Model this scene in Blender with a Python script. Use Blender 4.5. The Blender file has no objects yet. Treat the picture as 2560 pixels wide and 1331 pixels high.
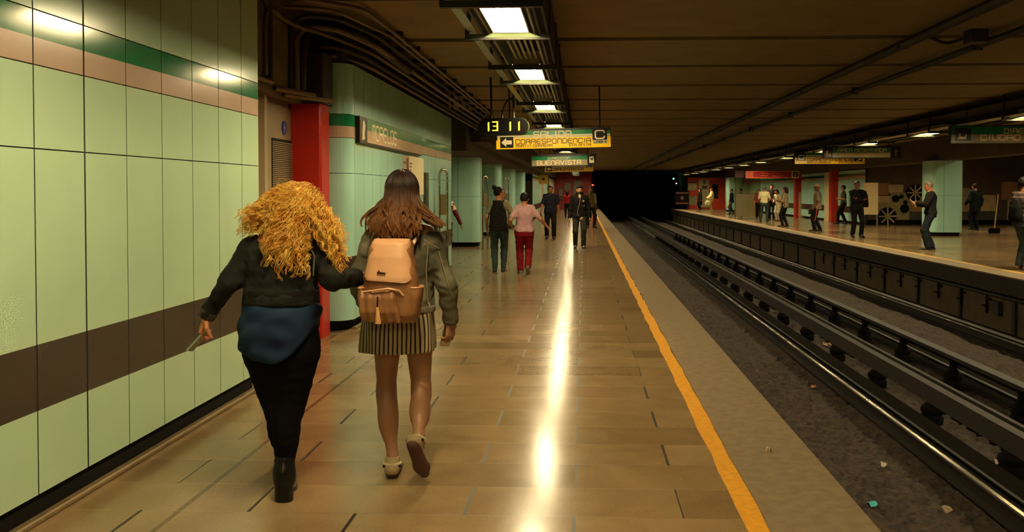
import bpy, math, random
import numpy as np
from mathutils import Vector, Matrix, Euler
C = bpy.context.scene.collection
PI = math.pi
rnd = random.Random(7)
nrng = np.random.default_rng(11)

# ---------------------------------------------------------------- camera
FPX = 2200.0
EYE = Vector((0, 0, 1.55))
YAW, PITCH = math.atan(90/FPX), math.atan(50/FPX)
CXP, CYP = 1370.0, 529.0           # pixel of the optical axis
CAMR = Euler((PI/2 - PITCH, 0, YAW)).to_matrix()
def ray(px, py):
    return (CAMR @ Vector(((px-CXP)/FPX, -(py-CYP)/FPX, -1))).normalized()
def W(px, py, Y):
    d = ray(px, py); return EYE + d*((Y-EYE.y)/d.y)
def WX(px, py, X):
    d = ray(px, py); return EYE + d*((X-EYE.x)/d.x)
def WZ(px, py, Z=0.0):
    d = ray(px, py); return EYE + d*((Z-EYE.z)/d.z)
def pix(p):
    q = CAMR.transposed() @ (Vector(p)-EYE)
    return (CXP + FPX*q.x/-q.z, CYP - FPX*q.y/-q.z)

# ---------------------------------------------------------------- objects
def tag(o, label=None, cat=None, group=None, kind=None):
    if label: o['label'] = label
    if cat: o['category'] = cat
    if group: o['group'] = group
    if kind: o['kind'] = kind
    return o
def empty(name, loc=(0,0,0), rz=0.0):
    o = bpy.data.objects.new(name, None); C.objects.link(o)
    o.location = loc; o.rotation_euler = (0,0,rz); o.empty_display_size = .1
    return o
def dup(root, loc, rz=0.0, label=None):
    r = root.copy(); C.objects.link(r); r.location = loc; r.rotation_euler = (0,0,rz)
    if label: r['label'] = label
    for ch in list(root.children):
        c = ch.copy(); C.objects.link(c); c.parent = r
        for g in list(ch.children):
            d = g.copy(); C.objects.link(d); d.parent = c
    return r
def link_mesh(name, me, mats, parent=None, smooth=False):
    for m in (mats if isinstance(mats, (list, tuple)) else [mats]): me.materials.append(m)
    o = bpy.data.objects.new(name, me); C.objects.link(o)
    if parent is not None: o.parent = parent
    if smooth: me.shade_smooth()
    return o

class MB:
    def __init__(s): s.v=[]; s.f=[]; s.m=[]
    def quadbox(s, P, mi=0):
        b=len(s.v); s.v += [tuple(p) for p in P]
        for q in ((0,3,2,1),(4,5,6,7),(0,1,5,4),(1,2,6,5),(2,3,7,6),(3,0,4,7)):
            s.f.append(tuple(b+i for i in q)); s.m.append(mi)
        return s
    def box(s, x0,x1,y0,y1,z0,z1, mi=0):
        return s.quadbox([(x0,y0,z0),(x1,y0,z0),(x1,y1,z0),(x0,y1,z0),(x0,y0,z1),(x1,y0,z1),(x1,y1,z1),(x0,y1,z1)], mi)
    def obox(s, M, sx, sy, sz, mi=0):      # box of full sizes centred on a 4x4 frame
        a,b,c = sx/2,sy/2,sz/2
        return s.quadbox([M @ Vector(p) for p in ((-a,-b,-c),(a,-b,-c),(a,b,-c),(-a,b,-c),(-a,-b,c),(a,-b,c),(a,b,c),(-a,b,c))], mi)
    def rbox(s, x0,x1,y0,y1,z0,z1, r=.01, mi=0, axis='z'):   # box with rounded edges along one axis
        L = {'z':((x0,x1),(y0,y1),(z0,z1)),'y':((x0,x1),(z0,z1),(y0,y1)),'x':((y0,y1),(z0,z1),(x0,x1))}[axis]
        (a0,a1),(b0,b1),(c0,c1) = L; pts=[]
        for cx,cy,t0 in ((a1-r,b1-r,0),(a0+r,b1-r,90),(a0+r,b0+r,180),(a1-r,b0+r,270)):
            for k in range(5):
                t=math.radians(t0+k*22.5); pts.append((cx+r*math.cos(t), cy+r*math.sin(t)))
        f = {'z':lambda u,v,w:(u,v,w),'y':lambda u,v,w:(u,w,v),'x':lambda u,v,w:(w,u,v)}[axis]
        return s.prism(pts, c0, c1, f, mi)
    def prism(s, pts, c0, c1, f=lambda u,v,w:(u,v,w), mi=0):
        b=len(s.v); n=len(pts)
        s.v += [tuple(f(u,v,c0)) for u,v in pts] + [tuple(f(u,v,c1)) for u,v in pts]
        s.f.append(tuple(b+i for i in reversed(range(n)))); s.f.append(tuple(b+n+i for i in range(n))); s.m += [mi,mi]
        for i in range(n):
            j=(i+1)%n; s.f.append((b+i,b+j,b+n+j,b+n+i)); s.m.append(mi)
        return s
    def tube(s, path, r, seg=8, mi=0, caps=True):
        P=[Vector(p) for p in path]; n=len(P); rr = r if isinstance(r,(list,tuple)) else [r]*n
        b=len(s.v); up=None
        for i in range(n):
            t=(P[min(i+1,n-1)]-P[max(i-1,0)]).normalized()
            if up is None:
                up = Vector((0,0,1)) if abs(t.z)<.9 else Vector((1,0,0))
            a=t.cross(up)
            if a.length<1e-5: a=t.cross(Vector((1,0,0)))
            a.normalize(); up=a.cross(t).normalized()
            for k in range(seg):
                th=2*PI*k/seg; s.v.append(tuple(P[i]+rr[i]*(math.cos(th)*a+math.sin(th)*up)))
        for i in range(n-1):
            for k in range(seg):
                k2=(k+1)%seg; s.f.append((b+i*seg+k,b+i*seg+k2,b+(i+1)*seg+k2,b+(i+1)*seg+k)); s.m.append(mi)
        if caps:
            s.f.append(tuple(b+k for k in reversed(range(seg)))); s.f.append(tuple(b+(n-1)*seg+k for k in range(seg))); s.m += [mi,mi]
        return s
    def lathe(s, prof, c, seg=16, mi=0):
        b=len(s.v); n=len(prof)
        for r,z in prof:
            for k in range(seg):
                t=2*PI*k/seg; s.v.append((c[0]+r*math.cos(t),c[1]+r*math.sin(t),c[2]+z))
        for i in range(n-1):
            for k in range(seg):
                k2=(k+1)%seg; s.f.append((b+i*seg+k,b+i*seg+k2,b+(i+1)*seg+k2,b+(i+1)*seg+k)); s.m.append(mi)
        s.f.append(tuple(b+k for k in reversed(range(seg)))); s.f.append(tuple(b+(n-1)*seg+k for k in range(seg))); s.m+=[mi,mi]
        return s
    def build(s, name, mats, parent=None, smooth=False):
        me=bpy.data.meshes.new(name); me.from_pydata(s.v,[],s.f); me.update()
        o=link_mesh(name, me, mats, parent)
        me.polygons.foreach_set('material_index', s.m)
        if smooth:
            me.shade_smooth()
            try: me.set_sharp_from_angle(angle=math.radians(40))
            except Exception: pass
        return o

def arc(c, a, b, r, n=6):
    """quarter bend: from c+a*r to c+b*r with centre c (a,b unit vectors)"""
    c,a,b=Vector(c),Vector(a),Vector(b)
    return [c + r*(a*math.cos(t*PI/2/n)+b*math.sin(t*PI/2/n)) for t in range(n+1)]
def bend(pts, r, n=5):
    """polyline with rounded corners"""
    P=[Vector(p) for p in pts]; out=[P[0]]
    for i in range(1,len(P)-1):
        a=(P[i-1]-P[i]); b=(P[i+1]-P[i]); rr=min(r,a.length*.45,b.length*.45)
        A=P[i]+a.normalized()*rr; B=P[i]+b.normalized()*rr
        for k in range(n+1):
            t=k/n; out.append((1-t)**2*A+2*t*(1-t)*P[i]+t*t*B)
    return out+[P[-1]]

# ---------------------------------------------------------------- materials
def lin(c):
    return tuple(((x/255)/12.92 if x/255<=.04045 else ((x/255+.055)/1.055)**2.4) for x in c)
_M={}
def mat(name, rgb=None, rough=.6, metal=0.0, var=0.0, vscale=6.0, bump=0.0, bscale=60.0, spec=.5, emit=None, estr=0.0, rvar=0.0, stretch=None, coat=0.0, rgb2=None, vdetail=4.0):
    if name in _M: return _M[name]
    m=bpy.data.materials.new(name); m.use_nodes=True; nt=m.node_tree; N=nt.nodes; L=nt.links
    b=N['Principled BSDF']; b.inputs['Roughness'].default_value=rough; b.inputs['Metallic'].default_value=metal
    b.inputs['Specular IOR Level'].default_value=spec; b.inputs['Coat Weight'].default_value=coat
    col=lin(rgb); b.inputs['Base Color'].default_value=(*col,1)
    tc=N.new('ShaderNodeTexCoord'); vec=tc.outputs['Object']
    if stretch:
        mp=N.new('ShaderNodeMapping'); mp.inputs['Scale'].default_value=stretch; L.new(vec,mp.inputs['Vector']); vec=mp.outputs['Vector']
    if var>0 or rvar>0 or rgb2:
        n=N.new('ShaderNodeTexNoise'); n.inputs['Scale'].default_value=vscale; n.inputs['Detail'].default_value=vdetail; L.new(vec,n.inputs['Vector'])
        if var>0 or rgb2:
            r=N.new('ShaderNodeValToRGB'); r.color_ramp.elements[0].position=.32; r.color_ramp.elements[1].position=.68
            c2=lin(rgb2) if rgb2 else tuple(min(1,x*(1+var)) for x in col); c1=col if rgb2 else tuple(x*(1-var) for x in col)
            r.color_ramp.elements[0].color=(*c1,1); r.color_ramp.elements[1].color=(*c2,1)
            L.new(n.outputs['Fac'],r.inputs['Fac']); L.new(r.outputs['Color'],b.inputs['Base Color'])
        if rvar>0:
            mr=N.new('ShaderNodeMapRange'); mr.inputs['To Min'].default_value=max(.02,rough-rvar); mr.inputs['To Max'].default_value=min(1,rough+rvar)
            L.new(n.outputs['Fac'],mr.inputs['Value']); L.new(mr.outputs['Result'],b.inputs['Roughness'])
    if bump>0:
        n2=N.new('ShaderNodeTexNoise'); n2.inputs['Scale'].default_value=bscale; n2.inputs['Detail'].default_value=3; L.new(vec,n2.inputs['Vector'])
        bp=N.new('ShaderNodeBump'); bp.inputs['Strength'].default_value=bump; bp.inputs['Distance'].default_value=.01
        L.new(n2.outputs['Fac'],bp.inputs['Height']); L.new(bp.outputs['Normal'],b.inputs['Normal'])
    if emit: b.inputs['Emission Color'].default_value=(*emit,1); b.inputs['Emission Strength'].default_value=estr
    _M[name]=m; return m

# ---------------------------------------------------------------- stroke lettering (square rounded transit capitals)
_r=.18
GLY={
'A':[[(0,0),(0,.82),(_r,1),(1-_r,1),(1,.82),(1,0)],[(0,.45),(1,.45)]],
'B':[[(0,0),(0,1),(.85,1),(1,.88),(1,.6),(.88,.5),(0,.5)],[(.88,.5),(1,.4),(1,.12),(.85,0),(0,0)]],
'C':[[(1,.72),(1,.85),(.85,1),(.15,1),(0,.85),(0,.15),(.15,0),(.85,0),(1,.15),(1,.28)]],
'D':[[(0,0),(0,1),(.75,1),(1,.8),(1,.2),(.75,0),(0,0)]],
'E':[[(1,1),(.25,1),(0,.8),(0,.2),(.25,0),(1,0)],[(0,.5),(.9,.5)]],
'I':[[(.5,0),(.5,1)]],
'L':[[(0,1),(0,.15),(.15,0),(1,0)]],
'M':[[(0,0),(0,.85),(.12,1),(.38,1),(.5,.85),(.62,1),(.88,1),(1,.85),(1,0)],[(.5,.85),(.5,0)]],
'N':[[(0,0),(0,.82),(_r,1),(1-_r,1),(1,.82),(1,0)]],
'O':[[(.15,0),(.85,0),(1,.15),(1,.85),(.85,1),(.15,1),(0,.85),(0,.15),(.15,0)]],
'P':[[(0,0),(0,1),(.85,1),(1,.85),(1,.6),(.85,.45),(0,.45)]],
'R':[[(0,0),(0,.85),(.15,1),(.85,1),(1,.85),(1,.6),(.85,.5),(0,.5)],[(.7,.5),(1,.35),(1,0)]],
'S':[[(1,.85),(.85,1),(.15,1),(0,.85),(0,.62),(.12,.5),(.88,.5),(1,.38),(1,.15),(.85,0),(.15,0),(0,.15)]],
'T':[[(0,1),(1,1)],[(.5,1),(.5,0)]],
'U':[[(0,1),(0,.15),(.15,0),(.85,0),(1,.15),(1,1)]],
'V':[[(0,1),(.5,0),(1,1)]],
'Z':[[(0,1),(1,1),(0,0),(1,0)]],
'4':[[(.8,0),(.8,1),(0,.3),(1,.3)]],
'1':[[(.3,.85),(.55,1),(.55,0)]],
'3':[[(0,1),(.85,1),(1,.85),(1,.62),(.85,.5),(.2,.5)],[(.85,.5),(1,.38),(1,.15),(.85,0),(0,0)]],
'J':[[(1,1),(1,.15),(.85,0),(.15,0),(0,.2)]],'H':[[(0,0),(0,1)],[(1,0),(1,1)],[(0,.5),(1,.5)]],'Y':[[(0,1),(.5,.5),(1,1)],[(.5,.5),(.5,0)]],
}
def strokes(mb, M, lines, sw, depth0=.003, mi=0):
    """flat ribbons with round joints standing depth proud of the plane z=0 of frame M (x right, y up, z out)"""
    cnt=0
    for ln in lines:
        for (ax,ay),(bx,by) in zip(ln[:-1],ln[1:]):
            cnt+=1; depth=depth0*(1+.09*(cnt%7))
            d=Vector((bx-ax,by-ay)); l=d.length
            if l<1e-6: continue
            d/=l; n=Vector((-d.y,d.x))*sw/2; e=d*sw*.28
            A=Vector((ax,ay))-e; B=Vector((bx,by))+e
            q=[A-n,B-n,B+n,A+n]
            mb.quadbox([M@Vector((p.x,p.y,0)) for p in q]+[M@Vector((p.x,p.y,depth)) for p in q], mi)
def lettering(mb, M, text, x0, y0, width, height, sw, mi=0, gap=.32):
    n=len(text); units=sum((.45 if ch==' ' else (.4 if ch in 'I1' else 1.0)) for ch in text)+gap*(n-1)
    u=width/units; x=x0
    for ch in text:
        w=.45 if ch==' ' else (.4 if ch in 'I1' else 1.0)
        if ch!=' ':
            g=GLY[ch]; off=(-.3*u if ch in 'I1' else 0)
            strokes(mb, M, [[(x+off+px*u, y0+py*height) for px,py in ln] for ln in g], sw, mi=mi)
        x+=(w+gap)*u

# ---------------------------------------------------------------- implicit surfaces for bodies and cloth
class Field:
    def __init__(s, lo, hi, h):
        s.lo=np.array(lo,np.float64); s.h=h
        n=np.ceil((np.array(hi)-s.lo)/h).astype(int)+1
        s.n=n; s.d=np.full(tuple(n), .5, np.float32)
        s.ax=[(s.lo[i]+h*np.arange(n[i])).astype(np.float32) for i in range(3)]
    def _sl(s, a, b):
        i0=np.clip(np.floor((np.array(a)-s.lo)/s.h).astype(int),0,s.n-1); i1=np.clip(np.ceil((np.array(b)-s.lo)/s.h).astype(int)+1,1,s.n)
        sl=tuple(slice(i0[i],max(i1[i],i0[i]+1)) for i in range(3))
        X=s.ax[0][sl[0]][:,None,None]; Y=s.ax[1][sl[1]][None,:,None]; Z=s.ax[2][sl[2]][None,None,:]
        return sl,X,Y,Z
    def _u(s, sl, d, k):
        a=s.d[sl]
        if k>0:
            hh=np.maximum(k-np.abs(a-d),0)/k; s.d[sl]=np.minimum(a,d)-hh*hh*k*.25
        else: s.d[sl]=np.minimum(a,d)
        return s
    def cone(s, p0, r0, p1, r1, k=.02, flat=None):
        p0=np.array(p0,np.float32); p1=np.array(p1,np.float32); m=max(r0,r1)+k+2*s.h
        sl,X,Y,Z=s._sl(np.minimum(p0,p1)-m, np.maximum(p0,p1)+m)
        ba=p1-p0; bb=max(float(ba@ba),1e-9)
        x,y,z=X-p0[0],Y-p0[1],Z-p0[2]
        t=np.clip((x*ba[0]+y*ba[1]+z*ba[2])/bb,0,1)
        qx,qy,qz=x-t*ba[0],y-t*ba[1],z-t*ba[2]; sq=qx*qx+qy*qy+qz*qz
        if flat is not None:
            n=np.array(flat[0],np.float32); n/=np.linalg.norm(n); c=qx*n[0]+qy*n[1]+qz*n[2]; sq=sq+c*c*(flat[1]**2-1)
        return s._u(sl, np.sqrt(sq)-(r0+t*(r1-r0)), k)
    def chain(s, pts, rs, k=.02, flat=None):
        for i in range(len(pts)-1): s.cone(pts[i],rs[i],pts[i+1],rs[i+1],k,flat)
        return s
    def ell(s, c, r, R=None, k=.02):
        c=np.array(c,np.float32); m=max(r)+k+2*s.h
        sl,X,Y,Z=s._sl(c-m,c+m); x,y,z=X-c[0],Y-c[1],Z-c[2]
        if R is not None:
            R=np.array(R,np.float32); x,y,z=(x*R[0,0]+y*R[1,0]+z*R[2,0]),(x*R[0,1]+y*R[1,1]+z*R[2,1]),(x*R[0,2]+y*R[1,2]+z*R[2,2])
        q=np.sqrt((x/r[0])**2+(y/r[1])**2+(z/r[2])**2); g=np.sqrt((x/r[0]**2)**2+(y/r[1]**2)**2+(z/r[2]**2)**2)
        return s._u(sl, q*(q-1)/np.maximum(g,1e-6), k)
    def loft(s, secs, k=.02, p=2.0, cap=True):
        S=np.array(sorted(secs),np.float32); m=k+2*s.h
        lo=[(S[:,1]-S[:,3]).min()-m,(S[:,2]-S[:,4]).min()-m,S[0,0]-m]; hi=[(S[:,1]+S[:,3]).max()+m,(S[:,2]+S[:,4]).max()+m,S[-1,0]+m]
        sl,X,Y,Z=s._sl(lo,hi); z=Z.ravel()
        f=lambda j: np.interp(z,S[:,0],S[:,j]).astype(np.float32)[None,None,:]
        cx,cy,hw,hd=f(1),f(2),f(3),f(4)
        q=(np.abs((X-cx)/hw)**p+np.abs((Y-cy)/hd)**p)**(1/p)
        d=(q-1)*np.minimum(hw,hd)
        d=np.maximum(d, np.maximum(S[0,0]-Z, Z-S[-1,0]))
        return s._u(sl,d.astype(np.float32),k)
    def cut(s, fn):       # keep where fn(X,Y,Z) < 0
        X=s.ax[0][:,None,None]; Y=s.ax[1][None,:,None]; Z=s.ax[2][None,None,:]
        s.d=np.maximum(s.d, (fn(X,Y,Z)+0*s.d).astype(np.float32)); return s
    def plane(s, pt, n):
        n=np.array(n,float); n/=np.linalg.norm(n)
        return s.cut(lambda X,Y,Z:(X-pt[0])*n[0]+(Y-pt[1])*n[1]+(Z-pt[2])*n[2])
    def folds(s, amp, wl, n=5, seed=0, axis=None):
        g=np.random.default_rng(seed); X=s.ax[0][:,None,None]; Y=s.ax[1][None,:,None]; Z=s.ax[2][None,None,:]
        acc=0
        for i in range(n):
            v=g.normal(size=3)
            if axis is not None: v=v*np.array(axis)
            v=v/np.linalg.norm(v)*2*PI/(wl*g.uniform(.7,1.5)); ph=g.uniform(0,6.28)
            acc=acc+np.sin(X*v[0]+Y*v[1]+Z*v[2]+ph+1.3*np.sin(Z*9+ph))
        s.d=s.d+(amp*acc/math.sqrt(n)).astype(np.float32); return s
    def mesh(s):
        d=s.d; d[0]=np.maximum(d[0],.01); d[-1]=np.maximum(d[-1],.01); d[:,0]=np.maximum(d[:,0],.01); d[:,-1]=np.maximum(d[:,-1],.01); d[:,:,0]=np.maximum(d[:,:,0],.01); d[:,:,-1]=np.maximum(d[:,:,-1],.01)
        sg=(d<0); nx,ny,nz=d.shape
        c=np.zeros((nx-1,ny-1,nz-1),np.int8)
        for i in (0,1):
            for j in (0,1):
                for k in (0,1): c+=sg[i:nx-1+i,j:ny-1+j,k:nz-1+k]
        I,J,K=np.nonzero((c>0)&(c<8))
        idx=np.full(c.shape,-1,np.int32); idx[I,J,K]=np.arange(len(I))
        cor=[(i,j,k) for i in (0,1) for j in (0,1) for k in (0,1)]
        v={q:d[I+q[0],J+q[1],K+q[2]] for q in cor}
        P=np.zeros((len(I),3)); cnt=np.zeros(len(I))
        for a in cor:
            for ax in range(3):
                if a[ax]==1: continue
                b=list(a); b[ax]=1; b=tuple(b); da,db=v[a],v[b]; msk=(da<0)!=(db<0)
                t=np.where(msk, da/np.where(msk,da-db,1), 0)
                for q in range(3): P[:,q]+=np.where(msk, a[q]+(t if q==ax else 0), 0)
                cnt+=msk
        P/=np.maximum(cnt,1)[:,None]
        P=(P+np.stack([I,J,K],1))*s.h+s.lo
        F=[]
        for ax in range(3):
            o=[x for x in range(3) if x!=ax]
            a=sg[tuple(slice(0,-1) if x==ax else slice(1,-1) for x in range(3))]; b=sg[tuple(slice(1,None) if x==ax else slice(1,-1) for x in range(3))]
            E=np.array(np.nonzero(a!=b)); 
            if E.shape[1]==0: continue
            ins=a[tuple(E)]; base=E.copy(); base[o[0]]+=1; base[o[1]]+=1
            def cell(du,dv):
                q=base.copy(); q[o[0]]-=du; q[o[1]]-=dv; return idx[q[0],q[1],q[2]]
            Q=np.stack([cell(1,1),cell(0,1),cell(0,0),cell(1,0)],1)
            flip=ins if ax!=1 else ~ins
            Q[~flip]=Q[~flip][:,::-1]; F.append(Q)
        F=np.concatenate(F) if F else np.zeros((0,4),int)
        return P,F[(F>=0).all(1)]

def npmesh(name, P, F, mats, parent=None, smooth=True, mi=None):
    me=bpy.data.meshes.new(name); n=len(P); f=len(F); k=F.shape[1]
    me.vertices.add(n); me.vertices.foreach_set('co', np.asarray(P,np.float32).ravel())
    me.loops.add(f*k); me.loops.foreach_set('vertex_index', np.asarray(F,np.int32).ravel())
    me.polygons.add(f); me.polygons.foreach_set('loop_start', np.arange(0,f*k,k,dtype=np.int32))
    try: me.polygons.foreach_set('loop_total', np.full(f,k,np.int32))
    except Exception: pass
    me.update(calc_edges=True); me.validate()
    o=link_mesh(name, me, mats, parent, smooth)
    if mi is not None and len(me.polygons)==len(mi): me.polygons.foreach_set('material_index', np.asarray(mi,np.int32))
    return o
def relax(P,F,it=2,w=.5):
    P=P.copy()
    E=np.concatenate([F[:,[i,(i+1)%4]] for i in range(4)])
    for _ in range(it):
        acc=np.zeros_like(P); cnt=np.zeros(len(P))
        np.add.at(acc,E[:,0],P[E[:,1]]); np.add.at(acc,E[:,1],P[E[:,0]]); np.add.at(cnt,E[:,0],1); np.add.at(cnt,E[:,1],1)
        P=P*(1-w)+w*acc/np.maximum(cnt,1)[:,None]
    return P
def fobj(F, name, mats, parent=None, it=2, region=None, extra=None):
    P,Q=F.mesh(); P=relax(P,Q,it)
    mi=None
    if region is not None: mi=region(P[Q].mean(1))
    if extra is not None:
        for (P2,Q2) in extra:
            if mi is not None: mi=np.concatenate([mi,np.zeros(len(Q2),int)])
            Q=np.concatenate([Q,Q2+len(P)]); P=np.concatenate([P,P2])
    return npmesh(name,P,Q,mats,parent,True,mi)
def tubes(paths, rad, sides=3):
    """paths (N,S,3), rad (N,S) -> verts, quads"""
    N,S,_=paths.shape; T=np.gradient(paths,axis=1); T/=np.maximum(np.linalg.norm(T,axis=2,keepdims=True),1e-9)
    ref=np.array([.31,.87,.38]); A=np.cross(T,ref); A/=np.maximum(np.linalg.norm(A,axis=2,keepdims=True),1e-9); B=np.cross(T,A)
    V=[]
    for k in range(sides):
        t=2*PI*k/sides; V.append(paths+rad[...,None]*(math.cos(t)*A+math.sin(t)*B))
    V=np.stack(V,2).reshape(-1,3)
    n=np.arange(N)[:,None,None]; i=np.arange(S-1)[None,:,None]; k=np.arange(sides)[None,None,:]; k2=(k+1)%sides
    b=(n*S+i)*sides; b2=(n*S+i+1)*sides
    Q=np.stack([b+k,b+k2,b2+k2,b2+k],-1).reshape(-1,4)
    return V,Q
EXPOSURE=0.0; TUBE_STR=255.0
# ================================================================ the setting
TEAL=mat('mint enamel',(190,216,180),.17,var=.05,vscale=1.3,bump=.05,bscale=2.2)
TEAL2=mat('bluish mint enamel',(164,208,190),.19,var=.05,vscale=1.3,bump=.05,bscale=2.2)
BRN=mat('brown enamel',(57,47,38),.22,var=.06,vscale=2)
TAN=mat('tan enamel',(190,160,138),.2,var=.05,vscale=2)
GRN=mat('green enamel',(22,112,66),.13,var=.08,vscale=2,bump=.05,bscale=2.2)
BLK=mat('black plinth',(13,10,9),.8,var=.2,vscale=8,spec=.15)
DARK=mat('dark backing',(10,8,7),.8)
CONC=mat('brown concrete',(98,80,54),.85,var=.22,vscale=5,bump=.3,bscale=30)
CEIL=mat('ceiling plaster',(130,108,68),.9,var=.10,vscale=2.5,bump=.15,bscale=60)
CEILJ=mat('ceiling joint',(24,18,14),.9)
GREYP=mat('grey painted steel',(158,140,108),.45,var=.06,vscale=3)
GREYD=mat('grey steel shade',(96,84,66),.5)
RED=mat('red enamel',(176,26,14),.3,var=.08,vscale=5)
STEEL=mat('brushed steel',(190,175,150),.25,1.0,rvar=.08,vscale=30)
PIPE=mat('conduit grey brown',(118,96,66),.5,.35,var=.2,vscale=9)
PIPED=mat('conduit dark',(44,34,26),.6,.1,var=.2,vscale=9)
STONE=mat('edge granite',(126,106,78),.72,var=.16,vscale=14,bump=.25,bscale=120)
YEL=mat('yellow line paint',(232,160,22),.55,var=.12,vscale=26,bump=.1,bscale=90)
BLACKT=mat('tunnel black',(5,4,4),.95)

def floor_material(name, y0, x0, flip=1):
    m=bpy.data.materials.new(name); m.use_nodes=True; nt=m.node_tree; N=nt.nodes; L=nt.links; b=N['Principled BSDF']
    def math_(op,a,bb=None,c=None):
        n=N.new('ShaderNodeMath'); n.operation=op
        for i,v in enumerate((a,bb,c)):
            if v is None: continue
            if isinstance(v,(int,float)): n.inputs[i].default_value=v
            else: L.new(v,n.inputs[i])
        return n.outputs[0]
    geo=N.new('ShaderNodeNewGeometry'); sx=N.new('ShaderNodeSeparateXYZ'); L.new(geo.outputs['Position'],sx.inputs[0])
    x=sx.outputs['X']; y=sx.outputs['Y']
    ry=math_('DIVIDE',math_('SUBTRACT',y,y0),.4024); row=math_('FLOOR',ry); fy=math_('FRACT',ry)
    odd=math_('FLOORED_MODULO',row,2.0)
    cx=math_('ADD',math_('DIVIDE',math_('SUBTRACT',x,x0),1.05),math_('MULTIPLY',odd,.5)); col=math_('FLOOR',cx); fx=math_('FRACT',cx)
    cmb=N.new('ShaderNodeCombineXYZ'); L.new(col,cmb.inputs[0]); L.new(row,cmb.inputs[1])
    wn=N.new('ShaderNodeTexWhiteNoise'); wn.noise_dimensions='2D'; L.new(cmb.outputs[0],wn.inputs['Vector'])
    nz=N.new('ShaderNodeTexNoise'); nz.inputs['Scale'].default_value=2.6; nz.inputs['Detail'].default_value=6; nz.inputs['Distortion'].default_value=.6
    va=N.new('ShaderNodeVectorMath'); va.operation='MULTIPLY_ADD'; L.new(cmb.outputs[0],va.inputs[0]); va.inputs[1].default_value=(7.3,3.1,0); L.new(geo.outputs['Position'],va.inputs[2]); L.new(va.outputs[0],nz.inputs['Vector'])
    fine=N.new('ShaderNodeTexNoise'); fine.inputs['Scale'].default_value=60; fine.inputs['Detail'].default_value=3; L.new(geo.outputs['Position'],fine.inputs['Vector'])
    t=math_('ADD',math_('ADD',.14,math_('MULTIPLY',wn.outputs['Value'],.27)),math_('ADD',math_('MULTIPLY',nz.outputs['Fac'],.55),math_('MULTIPLY',fine.outputs['Fac'],.25)))
    rp=N.new('ShaderNodeValToRGB'); e=rp.color_ramp.elements; e[0].position=.3; e[0].color=(*lin((116,92,62)),1); e[1].position=1.0; e[1].color=(*lin((172,144,104)),1)
    em=e.new(.65); em.color=(*lin((146,119,83)),1); L.new(t,rp.inputs['Fac'])
    # thin pale veins
    wv=N.new('ShaderNodeTexWave'); wv.inputs['Scale'].default_value=.22; wv.inputs['Distortion'].default_value=3.5; wv.inputs['Detail'].default_value=3; L.new(va.outputs[0],wv.inputs['Vector'])
    vein=math_('MULTIPLY',math_('GREATER_THAN',wv.outputs['Fac'],2.0),.0)
    mx=N.new('ShaderNodeMixRGB'); L.new(vein,mx.inputs[0]); L.new(rp.outputs[0],mx.inputs[1]); mx.inputs[2].default_value=(*lin((214,186,136)),1)
    # joints: wide dark strips across the running direction, hairlines between the rows
    px_=math_('MULTIPLY',math_('MINIMUM',fx,math_('SUBTRACT',1.0,fx)),1.05); j1=math_('LESS_THAN',px_,.0085)
    py_=math_('MULTIPLY',math_('MINIMUM',fy,math_('SUBTRACT',1.0,fy)),.4024); j2=math_('MULTIPLY',math_('LESS_THAN',py_,.0016),.5)
    gr=math_('LESS_THAN',math_('ABSOLUTE',math_('ADD',x,1.962)),.014) if flip==1 else math_('LESS_THAN',math_('ABSOLUTE',math_('SUBTRACT',x,11.0)),.012)
    keep=math_('GREATER_THAN',wn.outputs['Value'],.18)
    jj=math_('MAXIMUM',math_('MULTIPLY',j1,math_('MULTIPLY',keep,.97)),j2)
    m2=N.new('ShaderNodeMixRGB'); L.new(jj,m2.inputs[0]); L.new(mx.outputs[0],m2.inputs[1]); m2.inputs[2].default_value=(*lin((30,23,17)),1)
    m3=N.new('ShaderNodeMixRGB'); L.new(math_('MULTIPLY',gr,.8),m3.inputs[0]); L.new(m2.outputs[0],m3.inputs[1]); m3.inputs[2].default_value=(*lin((92,62,34)),1)
    L.new(m3.outputs[0],b.inputs['Base Color'])
    r=math_('ADD',.135,math_('ADD',math_('MULTIPLY',nz.outputs['Fac'],.08),math_('MULTIPLY',jj,.25))); L.new(r,b.inputs['Roughness'])
    b.inputs['Specular IOR Level'].default_value=.6
    bn=N.new('ShaderNodeTexNoise'); bn.inputs['Scale'].default_value=5; bn.inputs['Detail'].default_value=2; L.new(geo.outputs['Position'],bn.inputs['Vector'])
    h=math_('SUBTRACT',math_('ADD',math_('MULTIPLY',bn.outputs['Fac'],.12),math_('MULTIPLY',wn.outputs['Value'],.03)),math_('MULTIPLY',math_('MAXIMUM',jj,gr),.3))
    bp=N.new('ShaderNodeBump'); bp.inputs['Strength'].default_value=.18; bp.inputs['Distance'].default_value=.01; L.new(h,bp.inputs['Height']); L.new(bp.outputs[0],b.inputs['Normal'])
    return m
FLOOR=floor_material('marble platform tiles',4.159-.4024*11,-.047-1.05*7)
FLOOR2=floor_material('marble platform tiles opposite',4.0,7.9,2)

YEND=77.5
def S(o,label,cat): return tag(o,label,cat,kind='structure')
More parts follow.
